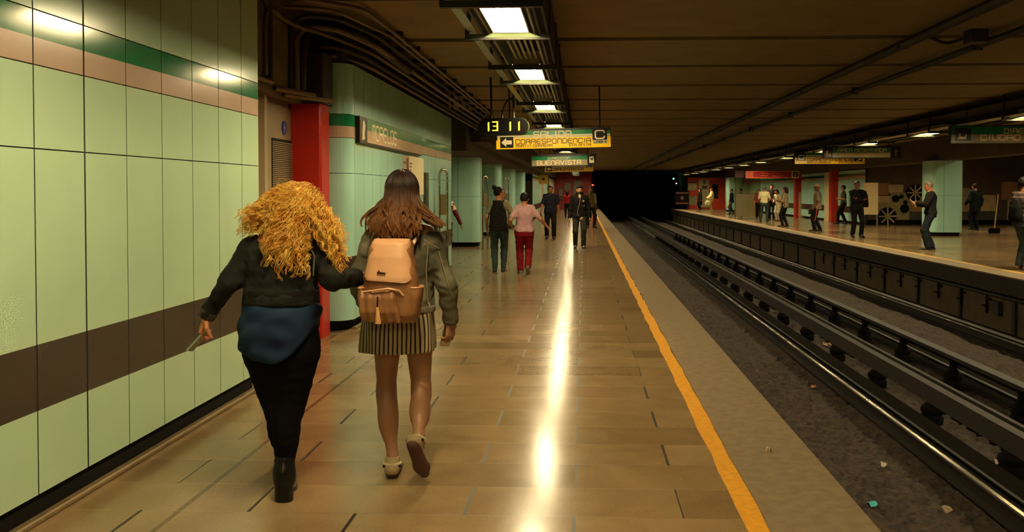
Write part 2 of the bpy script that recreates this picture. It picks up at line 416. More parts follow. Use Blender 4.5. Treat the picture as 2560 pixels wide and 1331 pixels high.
# near platform
o=MB().box(-7.5,.86,-4,YEND+1.5,-.22,0).build('floor',[FLOOR]); S(o,'polished brown marble tile floor of the near platform','floor')
o=MB().box(.86,1.354,-4,YEND+1.5,-.24,0).build('trim_1',[STONE]); S(o,'rough grey brown stone edge of the near platform beside the track','platform edge')
mb=MB(); ys=np.arange(-3.8,YEND+.1,.28)
wob=[.004*math.sin(y*5.1)+.004*math.sin(y*13.7+1)+rnd.uniform(-.003,.003) for y in ys]; wob2=[.004*math.sin(y*4.1+2)+.004*math.sin(y*11.7)+rnd.uniform(-.003,.003) for y in ys]
for i,y in enumerate(ys):
    mb.v += [(.746+wob[i],y,.0025),(.85+wob2[i],y,.0025)]
    if i: b=2*i; mb.f.append((b-2,b-1,b+1,b)); mb.m.append(0)
o=mb.build('trim_2',[YEL]); S(o,'worn yellow safety line painted along the near platform','safety line')
o=MB().box(1.0,1.15,-4,YEND+1.5,-1.3,-.24).build('wall_trackside',[CONC]); S(o,'dark wall under the near platform edge','wall')
# opposite platform
o=MB().box(8.35,24,-4,YEND+1.5,-.22,0).build('floor.001',[FLOOR2]); S(o,'polished brown tile floor of the opposite platform','floor')
o=MB().box(7.7,8.2,-4,YEND+1.5,-.33,0).box(7.685,7.7,-4,YEND+1.5,-.33,-.02,1).build('trim_3',[STONE,mat('dirty shaded edge face',(52,39,27),.9,var=.2,vscale=3)]); S(o,'stone edge of the opposite platform above the far track','platform edge')  # front face coloured dark for dirt and for the shade under the lip
o=MB().box(8.2,8.35,-4,YEND+1.5,-.2,.002).build('trim_4',[mat('faded yellow line',(196,148,52),.6,var=.12,vscale=10)]); S(o,'faded yellow line along the opposite platform','safety line')
UW=mat('underplatform concrete',(84,68,49),.85,var=.18,vscale=4,bump=.2,bscale=30)
mb=MB().box(7.95,8.15,-4,YEND+1.5,-1.35,-.32)
for k in range(-8,25):
    y=16.5+2.35*k
    mb.box(7.90,7.95,y-.06,y+.06,-1.3,-.33,1)
mb.box(7.6,7.95,-4,YEND,-1.32,-1.12,0)
o=mb.build('wall_trackside.001',[UW,PIPED]); S(o,'concrete wall with dark posts under the opposite platform','wall')
# track bed
xs=np.concatenate([np.arange(1.17,4.3,.05),np.arange(4.3,7.6,.09)]); yy=np.concatenate([np.arange(0,14,.06),np.arange(14,30,.14),np.arange(30,79,.5)])
X,Y=np.meshgrid(xs,yy,indexing='ij'); Z=-1.17+nrng.normal(0,.017,X.shape)+.02*np.sin(X*3)*np.sin(Y*1.1)
P=np.stack([X+nrng.normal(0,.012,X.shape),Y,Z],-1).reshape(-1,3); a,b_=X.shape
I=np.arange(a-1)[:,None]*b_+np.arange(b_-1)[None,:]; Q=np.stack([I,I+b_,I+b_+1,I+1],-1).reshape(-1,4)
GRAV=mat('track gravel',(25,19,15),.95,rgb2=(72,54,38),vscale=16,bump=.8,bscale=40)
o=npmesh('gravel',P,Q,[GRAV],None,False); tag(o,'dark brown gravel covering the bed between the rails','gravel',kind='stuff')
# rails, running ways and guide bars
RAILM=mat('worn rail steel',(170,148,112),.25,1.0,rvar=.12,vscale=2.2); RUST=mat('rusty dark iron',(30,22,17),.6,.3,var=.25,vscale=20)
BARM=mat('guide bar iron',(40,31,23),.6,.2,var=.15,vscale=8)
def railprof(x,z): return [(x-.07,z-.16),(x+.07,z-.16),(x+.07,z-.145),(x+.012,z-.13),(x+.012,z-.045),(x+.036,z-.03),(x+.036,z-.006),(x+.028,z),(x-.028,z),(x-.036,z-.006),(x-.036,z-.03),(x-.012,z-.045),(x-.012,z-.13),(x-.07,z-.145)]
FY=lambda u,v,w:(u,w,v)
for x,lab in ((1.92,'steel rail close under the near platform edge'),(3.42,'bright shiny steel rail of the near track'),(5.64,'dull steel rail of the far track on the side of the middle'),(7.14,'dull steel rail beside the wall under the opposite platform')):
    o=MB().prism(railprof(x,-.965),-3,120,FY).box(x-.017,x+.017,-3,120,-.9655,-.9645,1).build('rail',[RUST,RAILM]); tag(o,lab,'rail','running rails of the two tracks')
for x,lab in ((1.66,'flat iron running way under the near platform edge'),(3.68,'flat iron running way beside the bright shiny rail'),(5.38,'flat iron running way of the far track towards the middle'),(7.40,'flat iron running way below the opposite platform')):
    mb=MB(); mb.prism([(x-.13,-1.15),(x+.13,-1.15),(x+.13,-1.13),(x+.02,-1.12),(x+.02,-.995),(x+.13,-.985),(x+.13,-.97),(x-.13,-.97),(x-.13,-.985),(x-.02,-.995),(x-.02,-1.12),(x-.13,-1.13)],-3,120,FY)
    o=mb.build('running_way',[RUST]); tag(o,lab,'running way','running ways of the two tracks')
for x,sd,lab in ((3.95,1,'tall guide bar on dark insulators past the bright rail of the near track'),(5.12,-1,'guide bar on dark insulators on the far track')):
    g=empty('guide_bar',(x,0,-.675)); tag(g,lab,'guide bar','guide bars between the tracks')
    MB().prism([(0,-.2),(.02*sd,-.2),(.02*sd,-.015),(.11*sd,-.015),(.11*sd,0),(0,0)] if sd>0 else [(0,0),(-.11,0),(-.11,-.015),(-.02,-.015),(-.02,-.2),(0,-.2)],-3,120,FY).build('bar',[BARM],g)
    MB().prism([(.17*sd-.025,-.03),(.17*sd+.025,-.03),(.17*sd+.025,.02),(.17*sd-.025,.02)],-3,120,FY).build('cover',[RUST],g)
    p=None
    for k in range(24):
        y=4.6+1.9*k
        if p is None:
            p=MB().lathe([(.12,-.46),(.13,-.38),(.11,-.35),(.13,-.31),(.12,-.27),(.05,-.2),(.05,-.05)],(.075*sd,0,0),12).build('insulator',[mat('insulator matt black',(12,9,8),.95,spec=.1)],g,True); p.location=(0,y,0)
        else:
            q=p.copy(); C.objects.link(q); q.parent=g; q.location=(0,y,0)
# conduit brackets on the wall under the far platform
br=empty('cable_bracket',(7.93,17.6,-.62)); tag(br,'small dark cable bracket on the wall under the opposite platform','bracket','cable brackets under the opposite platform')
MB().box(-.03,0,-.02,.02,-.22,.2).box(-.05,0,-.16,.0,.06,.09).box(-.05,0,0,.16,-.1,-.07).build('arm',[BLK],br)
for k in range(1,11): dup(br,(7.93,17.6+1.18*k,-.62))
j=MB().rbox(7.86,7.95,17.0,17.3,-.8,-.55,.02,axis='x').build('junction_box',[PIPED]); tag(j,'small dark box on the wall under the opposite platform','junction box')
o=MB().tube([(7.9,-3,-.45),(7.9,77,-.45)],.03,6).build('cable',[PIPED]); tag(o,'dark cable running along the wall under the opposite platform','cable')
# litter
def scrap(px,py,name,rgb,label,s=.06,cat='litter',z=-1.14):
    p=WZ(px,py,z); mb=MB(); n=9
    mb.v.append((p.x,p.y,p.z+.03))
    for k in range(n):
        a=2*PI*k/n; r=s*rnd.uniform(.6,1.25); mb.v.append((p.x+r*math.cos(a),p.y+r*1.3*math.sin(a),p.z+rnd.uniform(-.01,.035)))
    for k in range(n): mb.f.append((0,1+k,1+(k+1)%n)); mb.m.append(0)
    o=mb.build(name,[mat(name+' '+str(rgb),rgb,.7)]); tag(o,label,cat); return o
scrap(2180,1262,'paper_scrap',(70,190,185),'crumpled turquoise scrap lying on the gravel',.045)
scrap(2210,1165,'paper_scrap',(215,195,170),'small white scrap on the gravel above the turquoise one',.03)
scrap(2032,968,'dry_leaf',(150,98,54),'orange brown leaf on the gravel by the bright rail',.05,'leaf')
scrap(1882,678,'paper_scrap',(205,175,140),'pale crumpled paper lying between the two tracks',.10)
scrap(2365,1278,'paper_scrap',(150,125,90),'dull beige scrap on the gravel near the bottom edge of the rail',.05)
scrap(2525,1160,'paper_scrap',(150,130,100),'big heap of crumpled paper under the guide bar',.16)
scrap(2068,862,'paper_scrap',(180,140,100),'flat torn paper by the foot of the guide bar',.10)
scrap(1921,1131,'paper_scrap',(190,160,120),'thin pale sliver on the stone platform edge',.018,z=.004)

# ---- ceiling
mb=MB(); y=-4.0; ys=[11.03+2.425*k for k in range(-6,29)]; prev=-5.0
for q in ys+[YEND+50]:
    mb.box(-8,24,prev,q-.13,3.45,3.6,0); prev=q+.13
mb.box(-8,24,-5,YEND+50,3.53,3.7,1)
o=mb.build('ceiling',[CEIL,CEILJ]); S(o,'dark brown ceiling with cross joints over the whole station','ceiling')
for x,z,r,lab in ((4.94,3.38,.045,'dark pipe running under the ceiling over the middle of the tracks'),(4.02,3.40,.06,'fainter dark pipe under the ceiling above the near track')):
    mb=MB().tube([(x,-3,z),(x,YEND,z)],r,8)
    for k in range(12): mb.box(x-.06,x+.06,6.3+5*k,6.36+5*k,z-.05,3.45)
    tag(mb.build('ceiling_pipe',[PIPED],None,True),lab,'pipe')
tag(MB().rbox(4.5,4.72,10.5,10.72,3.3,3.45,.03).tube(bend([(4.02,10.6,3.4),(4.3,10.7,3.3),(4.55,10.6,3.38)],.1),.02,6).build('junction_box',[PIPED]),'dark junction box with a drooping cable under the ceiling above the tracks','junction box')

# ---- left panelled wall
BANDS=[(.13,.523,0),(.523,.833,1),(.833,1.747,0),(1.753,2.137,0),(2.143,2.267,2),(2.267,2.394,3),(2.40,2.95,0)]
PM=[TEAL,BRN,TAN,GRN,DARK,BLK]
def panel_run(mb,x,y0,y1,top,joints,sx=1,thick=.03,gaps=None):
    js=[y0]+[j for j in joints if y0<j<y1]+[y1]
    for i,(a,b) in enumerate(zip(js[:-1],js[1:])):
        g0=(gaps or {}).get(round(a,2),.0045); g1=(gaps or {}).get(round(b,2),.0045)
        for z0,z1,mi in BANDS:
            z1=min(z1,top)
            if z1<=z0: continue
            xa,xb=sorted((x,x-sx*thick)); mb.box(xa,xb,a+g0,b-g1,z0,z1,mi)

    xa,xb=sorted((x-sx*(thick+.001),x-sx*.12)); mb.box(xa,xb,y0,y1,.10,top,4)
    xa,xb=sorted((x-sx*.002,x-sx*(thick+.0005)))
    for j in js[1:-1]:
        g_=(gaps or {}).get(round(j,2),.0045); mb.box(xa,xb,j-g_,j+g_,.131,top-.001,4)
mb=MB(); J=[3.99+.4137*k for k in range(-18,7)]
BANDS1=BANDS; BANDS=BANDS[:-1]+[(2.40,3.44,0)]
panel_run(mb,-2.55,-3.5,6.81,3.44,J,gaps={round(4.4037,2):.0075,3.99:.005})
o=mb.build('wall_left',PM); S(o,'glossy mint green panelled wall with brown, tan and green bands beside the two girls','wall')
o=MB().box(-2.68,-2.575,-3.5,6.74,0,.13).build('baseboard_left',[BLK]); S(o,'recessed black plinth along the foot of the mint wall','baseboard')
o=MB().rbox(-2.575,-2.525,-3.5,6.78,0,.03,.012,axis='y').build('trim_5',[mat('dull metal kerb',(150,128,92),.4,.5,var=.15,vscale=12)]); S(o,'thin dull metal strip along the foot of the mint wall','trim')
BANDS=BANDS1
# second stretch of wall with rounded corners
def curved(mb,pts,bands,off=.03):
    P=[Vector((p[0],p[1])) for p in pts]
    for z0,z1,mi in bands:
        b=len(mb.v)
        for p in P: mb.v += [(p.x,p.y,z0),(p.x,p.y,z1)]
        for i in range(len(P)-1):
            mb.f.append((b+2*i,b+2*i+2,b+2*i+3,b+2*i+1)); mb.m.append(mi)
mb=MB()
cor=[(-3.1,9.5),(-2.75,9.5)]+[(-2.75+.2*math.sin(t),9.7-.2*math.cos(t)) for t in np.linspace(.15,PI/2,9)]
curved(mb,cor,BANDS); panel_run(mb,-2.55,9.705,16.84,2.95,[9.705+.4137*k for k in range(1,18)])
cor2=[(-2.55,16.85)]+[(-2.7+.15*math.cos(t),16.85+.15*math.sin(t)) for t in np.linspace(.2,PI/2,6)]+[(-3.7,17.0)]
curved(mb,cor2,BANDS)
mb.prism([(-3.1,9.53),(-2.77,9.53),(-2.6,9.75),(-2.6,16.8),(-2.72,16.95),(-3.7,16.95),(-3.7,9.53)],.13,2.949,mi=4)
mb.prism([(-3.0,9.6),(-2.8,9.6),(-2.63,9.8),(-2.63,16.8),(-2.75,16.92),(-3.6,16.92),(-3.6,9.6)],0,.13,mi=5)
o=mb.build('wall_left.001',[TEAL2]+PM[1:]); S(o,'mint panelled wall with rounded corner behind the brown-haired girl','wall')
o=MB().rbox(-2.6,-2.555,9.75,16.8,0,.03,.012,axis='y').build('trim_6',[_M['dull metal kerb']]); S(o,'metal strip at the foot of the mint wall with the name sign','trim')
# recess between the two: door wall, concrete above, red pier
o=MB().box(-3.3,-3.1,6.7,9.6,0,2.6).build('wall_recess',[GREYP]); S(o,'grey beige wall of the shallow recess between the mint walls','wall')
o=MB().box(-3.6,-2.95,6.75,9.46,2.47,3.45).box(-2.95,-2.93,7.35,7.45,2.55,3.4).box(-2.95,-2.90,8.95,9.3,2.5,2.95).build('wall_recess.001',[CONC]); S(o,'bare brown concrete wall above the grey door','wall')
o=MB().box(-4.0,-2.57,6.70,6.80,0,3.45).build('wall_recess.002',[GREYP]); S(o,'grey side wall at the end of the first mint wall','wall')
d=empty('door_1',(-3.1,8.9,0)); S(d,'grey louvred service door in the recess behind the curly-haired girl','door')
MB().box(0,.03,-.55,.5,0.03,2.42).build('leaf',[GREYP],d)
MB().box(0,.06,-.62,-.55,0,2.47).box(0,.06,.5,.56,0,2.47).build('jamb',[mat('pale jamb',(176,158,124),.45)],d)
mb=MB().box(.03,.036,-.36,.4,.6,2.08,1)
z=.62
while z<2.06:
    mb.quadbox([(.03,-.35,z),(.046,-.35,z-.008),(.046,.39,z-.008),(.03,.39,z),(.032,-.35,z+.008),(.049,-.35,z),(.049,.39,z),(.032,.39,z+.008)],0); z+=.019
mb.build('louvre',[GREYP,DARK],d)
MB().lathe([(.001,0),(.02,.002),(.02,.04),(.03,.05),(.02,.07)],(0,0,0),10).build('handle',[STEEL],d,True).matrix_local=Matrix.Translation((.03,.44,1.05))@Matrix.Rotation(PI/2,4,'Y')
s=empty('door_sign',(-3.065,8.9,2.2)); tag(s,'small round blue sign above the louvre of the grey door','sign')
mb=MB(); mb.prism([(.062*math.cos(t),.07*math.sin(t)) for t in np.linspace(0,2*PI,20)[:-1]],0,.006,lambda u,v,w:(w,u,v)); mb.build('disc',[mat('blue sign',(32,52,140),.4)],s)
strokes(mb:=MB(),Matrix(((0,0,1,.006),(1,0,0,0),(0,1,0,0),(0,0,0,1))),[[(0,-.03),(0,.03)],[(-.015,.0),(.015,.0)]],.008); mb.build('mark',[mat('sign white',(220,205,170),.5)],s)
o=MB().rbox(-3.09,-2.752,9.12,9.44,0,2.47,.03).build('trim_7',[RED]); S(o,'bright red pillar between the grey door and the mint corner','pillar')
o=MB().rbox(-3.0,-2.72,9.1,9.46,2.47,3.0,.02).build('trim_8',[mat('dark brown box',(40,30,22),.6)]); S(o,'dark brown casing on top of the red pillar','casing')
# conduits along the top of the wall
defs=[(-2.2,3.39,.022,0),(-2.27,3.37,.02,0),(-2.35,3.31,.024,1),(-2.41,3.23,.03,0),(-2.455,3.15,.02,0),(-2.49,3.07,.026,1),(-2.5,3.0,.02,0)]
paths=[[WZ(600,-40,3.39),WZ(773,0,3.39),WZ(905,20,3.39)],
       [(-3.0,8.6,3.37),(-2.5,8.75,3.37)],
       [(-2.94,8.72,2.56),(-2.94,8.72,3.31),(-2.55,9.0,3.34)],
       [(-2.92,8.86,2.58),(-2.92,8.86,3.22),(-2.62,9.15,3.26)],
       [(-2.93,8.02,2.62),(-2.93,8.02,3.28),(-2.9,8.6,3.2),(-2.66,9.2,3.18)],
       [(-2.86,9.28,2.96),(-2.84,9.3,3.1),(-2.66,9.42,3.1)],
       [(-2.9,9.38,2.7),(-2.88,9.38,2.98),(-2.68,9.5,3.03)]]
labs=['thin conduit curving across the ceiling edge above the grey door','thin conduit second from the ceiling bend','conduit rising from the concrete above the grey door','thick conduit bending down beside the rising one','conduit looping at the end of the first mint wall','dark conduit diving behind the red pillar casing','lowest conduit along the top of the mint wall with the name sign']
for (x,z,r,mi),pp,lab in zip(defs,paths,labs):
    pl=bend([Vector(p) for p in pp]+[Vector((x,9.9 if mi else 10.2,z)),Vector((x,20.6,z)),Vector((x-.25,21.4,z-.05)),Vector((-3.3,21.6,z-.05))],.22,6)
    tag(MB().tube(pl,r,8).build('conduit',[PIPED if mi else PIPE],None,True),lab,'conduit','conduits along the top of the wall')
tag(MB().tube(bend([(-2.925,8.1,2.6),(-2.925,8.1,3.33),(-2.925,7.6,3.33),(-2.925,7.6,2.6)],.18),.035,8).build('conduit',[PIPED],None,True),'dark arch-shaped cable duct on the concrete by the first mint wall','conduit','conduits along the top of the wall')
tag(MB().tube(bend([(-2.4,12,3.2),(-2.5,9.6,3.28),(-2.9,9.2,3.3),(-2.9,8.95,3.0),(-2.9,8.93,2.6)],.25,8),.055,10).build('conduit',[PIPED],None,True),'thickest black conduit arching down the concrete above the grey door','conduit','conduits along the top of the wall')
c0=MB().box(-2.58,-2.15,0,.04,3.40,3.45).box(-2.58,-2.53,0,.04,2.96,3.41).build('conduit_clamp',[PIPED]); c0.location=(0,10.4,0); tag(c0,'dark angle clamp holding the row of conduits under the ceiling','clamp','conduit clamps')
for k in range(1,10):
    q=c0.copy(); C.objects.link(q); q.location=(0,10.4+1.1*k,0)
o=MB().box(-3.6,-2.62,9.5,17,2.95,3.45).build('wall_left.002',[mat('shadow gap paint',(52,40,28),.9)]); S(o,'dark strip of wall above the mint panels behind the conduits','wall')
for k,(a,b,zz) in enumerate((((-2.93,8.5),(-2.62,9.1),2.50),((-2.93,7.3),(-2.9,8.1),2.58),((-2.93,8.25),(-2.72,8.8),2.53))):
    tag(MB().tube([(a[0],a[1],zz),(b[0],b[1],zz-.01)],.025,8).build('conduit',[PIPE],None,True),('short pipe under the concrete leading to the red pillar','short pipe under the arch-shaped duct','short pipe in the middle under the concrete')[k],'conduit','conduits along the top of the wall')

# ---- columns, header and walls of the openings on the near side
def rounded(x0,x1,y0,y1,r):
    pts=[]
    for cx,cy,t0 in ((x1-r,y1-r,0),(x0+r,y1-r,90),(x0+r,y0+r,180),(x1-r,y0+r,270)):
        for k in range(7):
            t=math.radians(t0+k*15); pts.append((cx+r*math.cos(t),cy+r*math.sin(t)))
    return pts
def column(name,x0,x1,y0,y1,top,label,r=.22):
    mb=MB(); mb.prism(rounded(x0,x1,y0,y1,r),.13,1.40); mb.prism(rounded(x0+.004,x1-.004,y0+.004,y1-.004,r),1.40,1.406,mi=1); mb.prism(rounded(x0,x1,y0,y1,r),1.406,top)
    mb.prism(rounded(x0+.06,x1-.06,y0+.06,y1-.06,r),0,.13,mi=1)
    xs=x0+.36*(x1-x0); mb.box(xs-.004,xs+.004,y0-.002,y0+.01,.14,top,1)
    o=mb.build(name,[TEAL2,BLK],None,True); S(o,label,'column'); return o
for k,(y,l) in enumerate(((24.4,'first mint column past the end of the panelled wall'),(30.6,'second mint column behind the woman with the bun'),(36.9,'third mint column along the near platform'),(43.1,'fourth mint column along the near platform'))):
    column('column',-3.85,-2.92,y,y+.95,2.52,l)
o=MB().box(-7.5,-2.75,20.5,77,2.5,3.45).box(-2.75,-2.35,21.3,77,2.75,3.45).build('beam',[mat('header concrete',(68,51,34),.85,var=.15,vscale=3)]); S(o,'dark brown header beam above the mint columns','beam')
o=MB().box(-7.5,-3.7,16.95,17.1,0,3.45).build('wall_inner',[TEAL2]); S(o,'mint wall across the passage behind the name sign wall','wall')
mb=MB(); BB=BANDS; panel_run(mb,-5.6,17.1,60,2.5,[17.2+.62*k for k in range(70)])
o=mb.build('wall_inner.001',[TEAL2]+PM[1:]); S(o,'mint panelled wall deep behind the columns','wall')
mb=MB(); panel_run(mb,-2.75,47.5,66,2.5,[47.5+1.2*k for k in range(16)])
mb.box(-2.75,-2.70,57,59,0,2.5,2)
o=mb.build('wall_left.003',[TEAL2]+PM[1:]); S(o,'far stretch of mint wall before the dark red end wall','wall')
o=MB().box(-3.6,-2.6,66,77.4,0,2.6).build('wall_left.004',[mat('olive wall',(110,104,70),.6,var=.2,vscale=.8)]); S(o,'dull olive wall beside the dark red end wall','wall')
s=empty('exit_notice',(-2.5,54,2.3)); tag(s,'small yellow sign sticking out from the far mint wall','sign'); MB().box(-.25,.3,-.03,.03,-.28,.28).build('board',[mat('sign yellow dull',(190,150,30),.5)],s); MB().box(-.06,.1,-.04,-.03,-.05,.08).build('mark',[BLK],s)
# red end wall near side with its fittings
o=MB().box(-3.6,.68,YEND,YEND+.3,0,3.45).build('wall_end',[mat('deep red paint',(120,14,10),.6,var=.2,vscale=2)]); S(o,'dark red wall closing the end of the near platform','wall')
def on_end(px0,py0,px1,py1,name,mats,label,cat,Yw,extra=None,th=.12):
    a=W(px0,py0,Yw); b=W(px1,py1,Yw); z0=max(.001,min(a.z,b.z)); z1=max(a.z,b.z)
    e=empty(name,((a.x+b.x)/2,Yw,z0)); tag(e,label,cat); w=(b.x-a.x)/2; h=z1-z0
    MB().box(-w,w,-th,0,0,h).build('body',[mats],e)
    MB().box(-w*.8,w*.8,-th-.02,-th,h*.35,h*.92).build('panel',[extra or GREYD],e); return e
on_end(1434,452,1456,524,'service_door',mat('greenish grey door',(92,92,72),.6),'grey green service door on the dark red end wall','door',YEND-.001)
on_end(1411,458,1427,476,'wall_box',mat('olive box',(90,80,52),.6),'small olive box on the dark red end wall','box',YEND-.001)
on_end(1396,470,1407,500,'wall_cabinet',mat('dark purple cabinet',(42,20,26),.5),'narrow dark cabinet on the dark red end wall','cabinet',YEND-.001)
# tunnel beyond
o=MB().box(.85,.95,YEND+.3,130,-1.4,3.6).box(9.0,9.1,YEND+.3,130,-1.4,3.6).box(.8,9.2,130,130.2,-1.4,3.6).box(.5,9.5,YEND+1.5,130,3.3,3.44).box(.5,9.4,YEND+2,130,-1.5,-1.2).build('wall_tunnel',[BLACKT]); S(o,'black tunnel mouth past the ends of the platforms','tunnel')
def signal(px,py,Y,rgb,label,st,r=.09):
    p=W(px,py,Y); e=empty('track_signal',p); tag(e,label,'signal lamp')
    MB().rbox(-.09,.09,.03,.16,-.35,.2,.04,axis='y').build('housing',[BLK],e)
    MB().lathe([(.001,-.06),(r*.6,-.05),(r,0),(r*.6,.05),(.001,.06)],(0,0,0),12).build('lens',[mat('lens %s'%label[:5],(200,200,200),.3,emit=rgb,estr=st)],e,True)
    MB().box(-.04,.04,.08,.14,-1.15-p.z,-.3).build('post',[BLK],e)
signal(1482,463,77.55,(1,.02,.01),'red signal light glowing at the tunnel mouth',14)
signal(1684,447,84,(.08,1,.55),'green signal light glowing deep in the dark tunnel',14)
signal(1691,459,83,(1,.95,.8),'tiny white lamp below the green signal in the tunnel',8,.05)

# ---- opposite side
mb=MB(); panel_run(mb,12.75,40.6,78,2.55,[40.6+.8*k for k in range(46)],sx=-1)
o=mb.build('wall_right',[TEAL2]+PM[1:]); S(o,'mint panelled wall with dark band along the opposite platform','wall')
o=MB().box(12.3,12.9,-4,78,2.62,3.45).build('beam.001',[_M['header concrete']]); S(o,'dark header beam above the opposite wall and columns','beam')
for (px,py,l) in ((1992,541,'red pillar beside the red sign board across the tracks'),(2082,552,'bright red pillar behind the man in the cap')):
    p=WZ(px,py,0); o=MB().box(12.42,12.76,p.y*12.5/p.x-.0,p.y*12.5/p.x+.45,0,2.62).build('pillar',[RED]); S(o,l,'pillar')
o=MB().box(12.5,12.76,45.0,46.4,0,2.55).build('trim_9',[mat('cream pier',(190,172,130),.5,var=.05,vscale=2)]); S(o,'cream pier beside the bright red pillar across the tracks','pier')
o=MB().box(9.05,12.8,YEND+.8,YEND+1.1,0,2.75).build('wall_end.001',[mat('red orange wall',(214,62,26),.5,var=.12,vscale=2)]); S(o,'bright red wall closing the end of the opposite platform','wall')
YW=YEND+.799
def unit(px0,py0,px1,py1,name,m,label,cat,parts,th=.08,Yw=YW):
    a=W(px0,py1,Yw); b=W(px1,py0,Yw); z0=max(a.z,.002); h=b.z-z0; w=b.x-a.x
    e=empty(name,(a.x,Yw,z0)); tag(e,label,cat); MB().box(0,w,-th,0,0,h).build('body',[m],e)
    for n,u0,v0,u1,v1,mm in parts: MB().box(u0*w,u1*w,-th-.02,-th,v0*h,v1*h).build(n,[mm],e)
    return e
PALE=mat('pale notice paper',(222,206,150),.5); CRM=mat('cream cabinet',(186,176,128),.5); PUR=mat('purple dark panel',(40,18,28),.4)
unit(1720,455,1742,476,'notice_case',CRM,'cream framed notice case on the red end wall across the tracks','notice case',[('header',.03,.86,.97,.97,BLK),('notice',.1,.3,.35,.6,PALE),('notice',.6,.35,.92,.6,PALE)])
unit(1722,490,1741,513,'ticket_locker',CRM,'cream metal cabinet under the notice case on the red wall','cabinet',[('slot',.1,.86,.8,.93,BLK),('door',.08,.05,.92,.8,mat('cabinet door',(150,146,108),.5))])
unit(1747,449,1773,519,'service_door',mat('cream door',(196,182,128),.5),'tall cream service door on the red end wall across the tracks','door',[('sign',.4,.84,.6,.97,GREYD),('vent',.25,.65,.8,.78,GREYD)])
unit(1779,461,1795,497,'wall_panel',PUR,'dark purple panel behind the person in white on the red wall','panel',[('screen',.1,.5,.8,.9,BLK)])
o=column('column',11.0,12.2,68,69.2,2.62,'cream lit column beside the red end wall across the tracks')
n=empty('warning_board',W(1705,512,77)); n.location.z=.35; tag(n,'small dark red warning board at the platform end across the tracks','sign')
MB().box(-.6,.6,-.04,.0,0,1.25).build('board',[mat('dark red board',(22,5,5),.7,spec=.1)],n); [MB().box(-.55,.55,-.06,-.04,z_,z_+.1).build('stripe',[mat('dull pink',(120,78,64),.5)],n) for z_ in (1.02,.12)]; MB().prism([(0,.82),(.16,.62),(0,.42),(-.16,.62)],-.06,-.04,FY).build('diamond',[_M['dull pink']],n)
MB().box(-.05,.05,0,.06,-.35,0).build('post',[BLK],n)
column('column',12.05,13.15,31.0,32.1,2.62,'blue green column behind the man reading across the tracks')
column('column',11.9,13.0,23.2,24.3,2.62,'mint column at the edge of the view behind the person in plaid')
# dim hall behind the columns with the mural
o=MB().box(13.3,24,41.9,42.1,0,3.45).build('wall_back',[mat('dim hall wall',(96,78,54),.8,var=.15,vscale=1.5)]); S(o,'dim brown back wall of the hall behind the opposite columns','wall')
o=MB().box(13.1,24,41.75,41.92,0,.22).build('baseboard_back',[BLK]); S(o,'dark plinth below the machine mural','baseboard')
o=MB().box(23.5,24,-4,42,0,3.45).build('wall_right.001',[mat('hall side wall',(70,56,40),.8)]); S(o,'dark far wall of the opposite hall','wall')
mu=empty('mural',(13.3,41.9,0)); tag(mu,'relief mural of wheels and pale blocks behind the reading man','mural')
MCOL=[mat('mural sand',(206,180,128),.7,var=.12,vscale=4),mat('mural olive',(160,144,96),.7,var=.15,vscale=4),mat('mural ochre',(176,126,80),.7,var=.1,vscale=4),mat('mural slate',(72,72,58),.7,var=.15,vscale=4)]
def mpx(px,py): p=W(px,py,41.8); return (p.x-13.3,p.z)
def mbox(x0,y0,x1,y1,mi,th,name='block'):
    a=mpx(x0,y1); b=mpx(x1,y0); MB().box(a[0],b[0],-th,0,a[1],b[1]).build(name,[MCOL[mi]],mu)
mbox(2195,458,2222,488,2,.10); mbox(2220,462,2258,482,0,.14); mbox(2195,490,2226,508,0,.12); mbox(2195,508,2236,548,1,.08); mbox(2226,482,2320,556,1,.05); mbox(2280,505,2305,530,2,.11)
mbox(2275,528,2312,555,3,.10)
for px,py,R in ((2287,482,20),(2218,541,22)):
    c=mpx(px,py); r=R*41.8/2200
    m_=MB(); m_.prism([(c[0]+r*math.cos(t),c[1]+r*math.sin(t)) for t in np.linspace(0,2*PI,25)[:-1]],-.16,-.06,FY); m_.build('wheel',[BLK],mu)
    for k in range(8):
        t=k*PI/4+.02; m_=MB(); M=Matrix.Translation((c[0]+.6*r*math.cos(t),-.17,c[1]+.6*r*math.sin(t)))@Matrix.Rotation(-t,4,'Y'); m_.obox(M,.75*r,.04,.06); m_.build('spoke',[MCOL[0]],mu)
    m_=MB(); m_.prism([(c[0]+.3*r*math.cos(t),c[1]+.3*r*math.sin(t)) for t in np.linspace(0,2*PI,13)[:-1]],-.2,-.15,FY); m_.build('hub',[MCOL[1]],mu)
for px,py,R in ((2240,497,9),(2262,522,11),(2254,492,5),(2264,506,5)):
    c=mpx(px,py); r=R*41.8/2200; m_=MB(); m_.prism([(c[0]+r*math.cos(t),c[1]+1.0*r*math.sin(t)) for t in np.linspace(0,2*PI,11)[:-1]],-.1,-.04,FY); m_.build('cog',[BLK],mu)
mbox(2395,470,2425,530,1,.1); mbox(2440,488,2490,528,0,.1); mbox(2505,455,2545,500,2,.1); mbox(2520,500,2556,560,0,.12)
mbox(2448,528,2500,562,3,.06)
nb=empty('notice_board',W(2177,537,39.8)); tag(nb,'large pale blank board standing in front of the machine mural','board')
h=W(2177,457,39.8).z-nb.location.z; w=35*39.8/2200/2
MB().box(-w,w,0,.06,0,h).build('panel',[mat('pale board',(214,190,136),.6,var=.05,vscale=3)],nb)
MB().box(-w,-w+.06,0,.06,-nb.location.z,0).box(w-.06,w,0,.06,-nb.location.z,0).build('leg',[GREYD],nb)
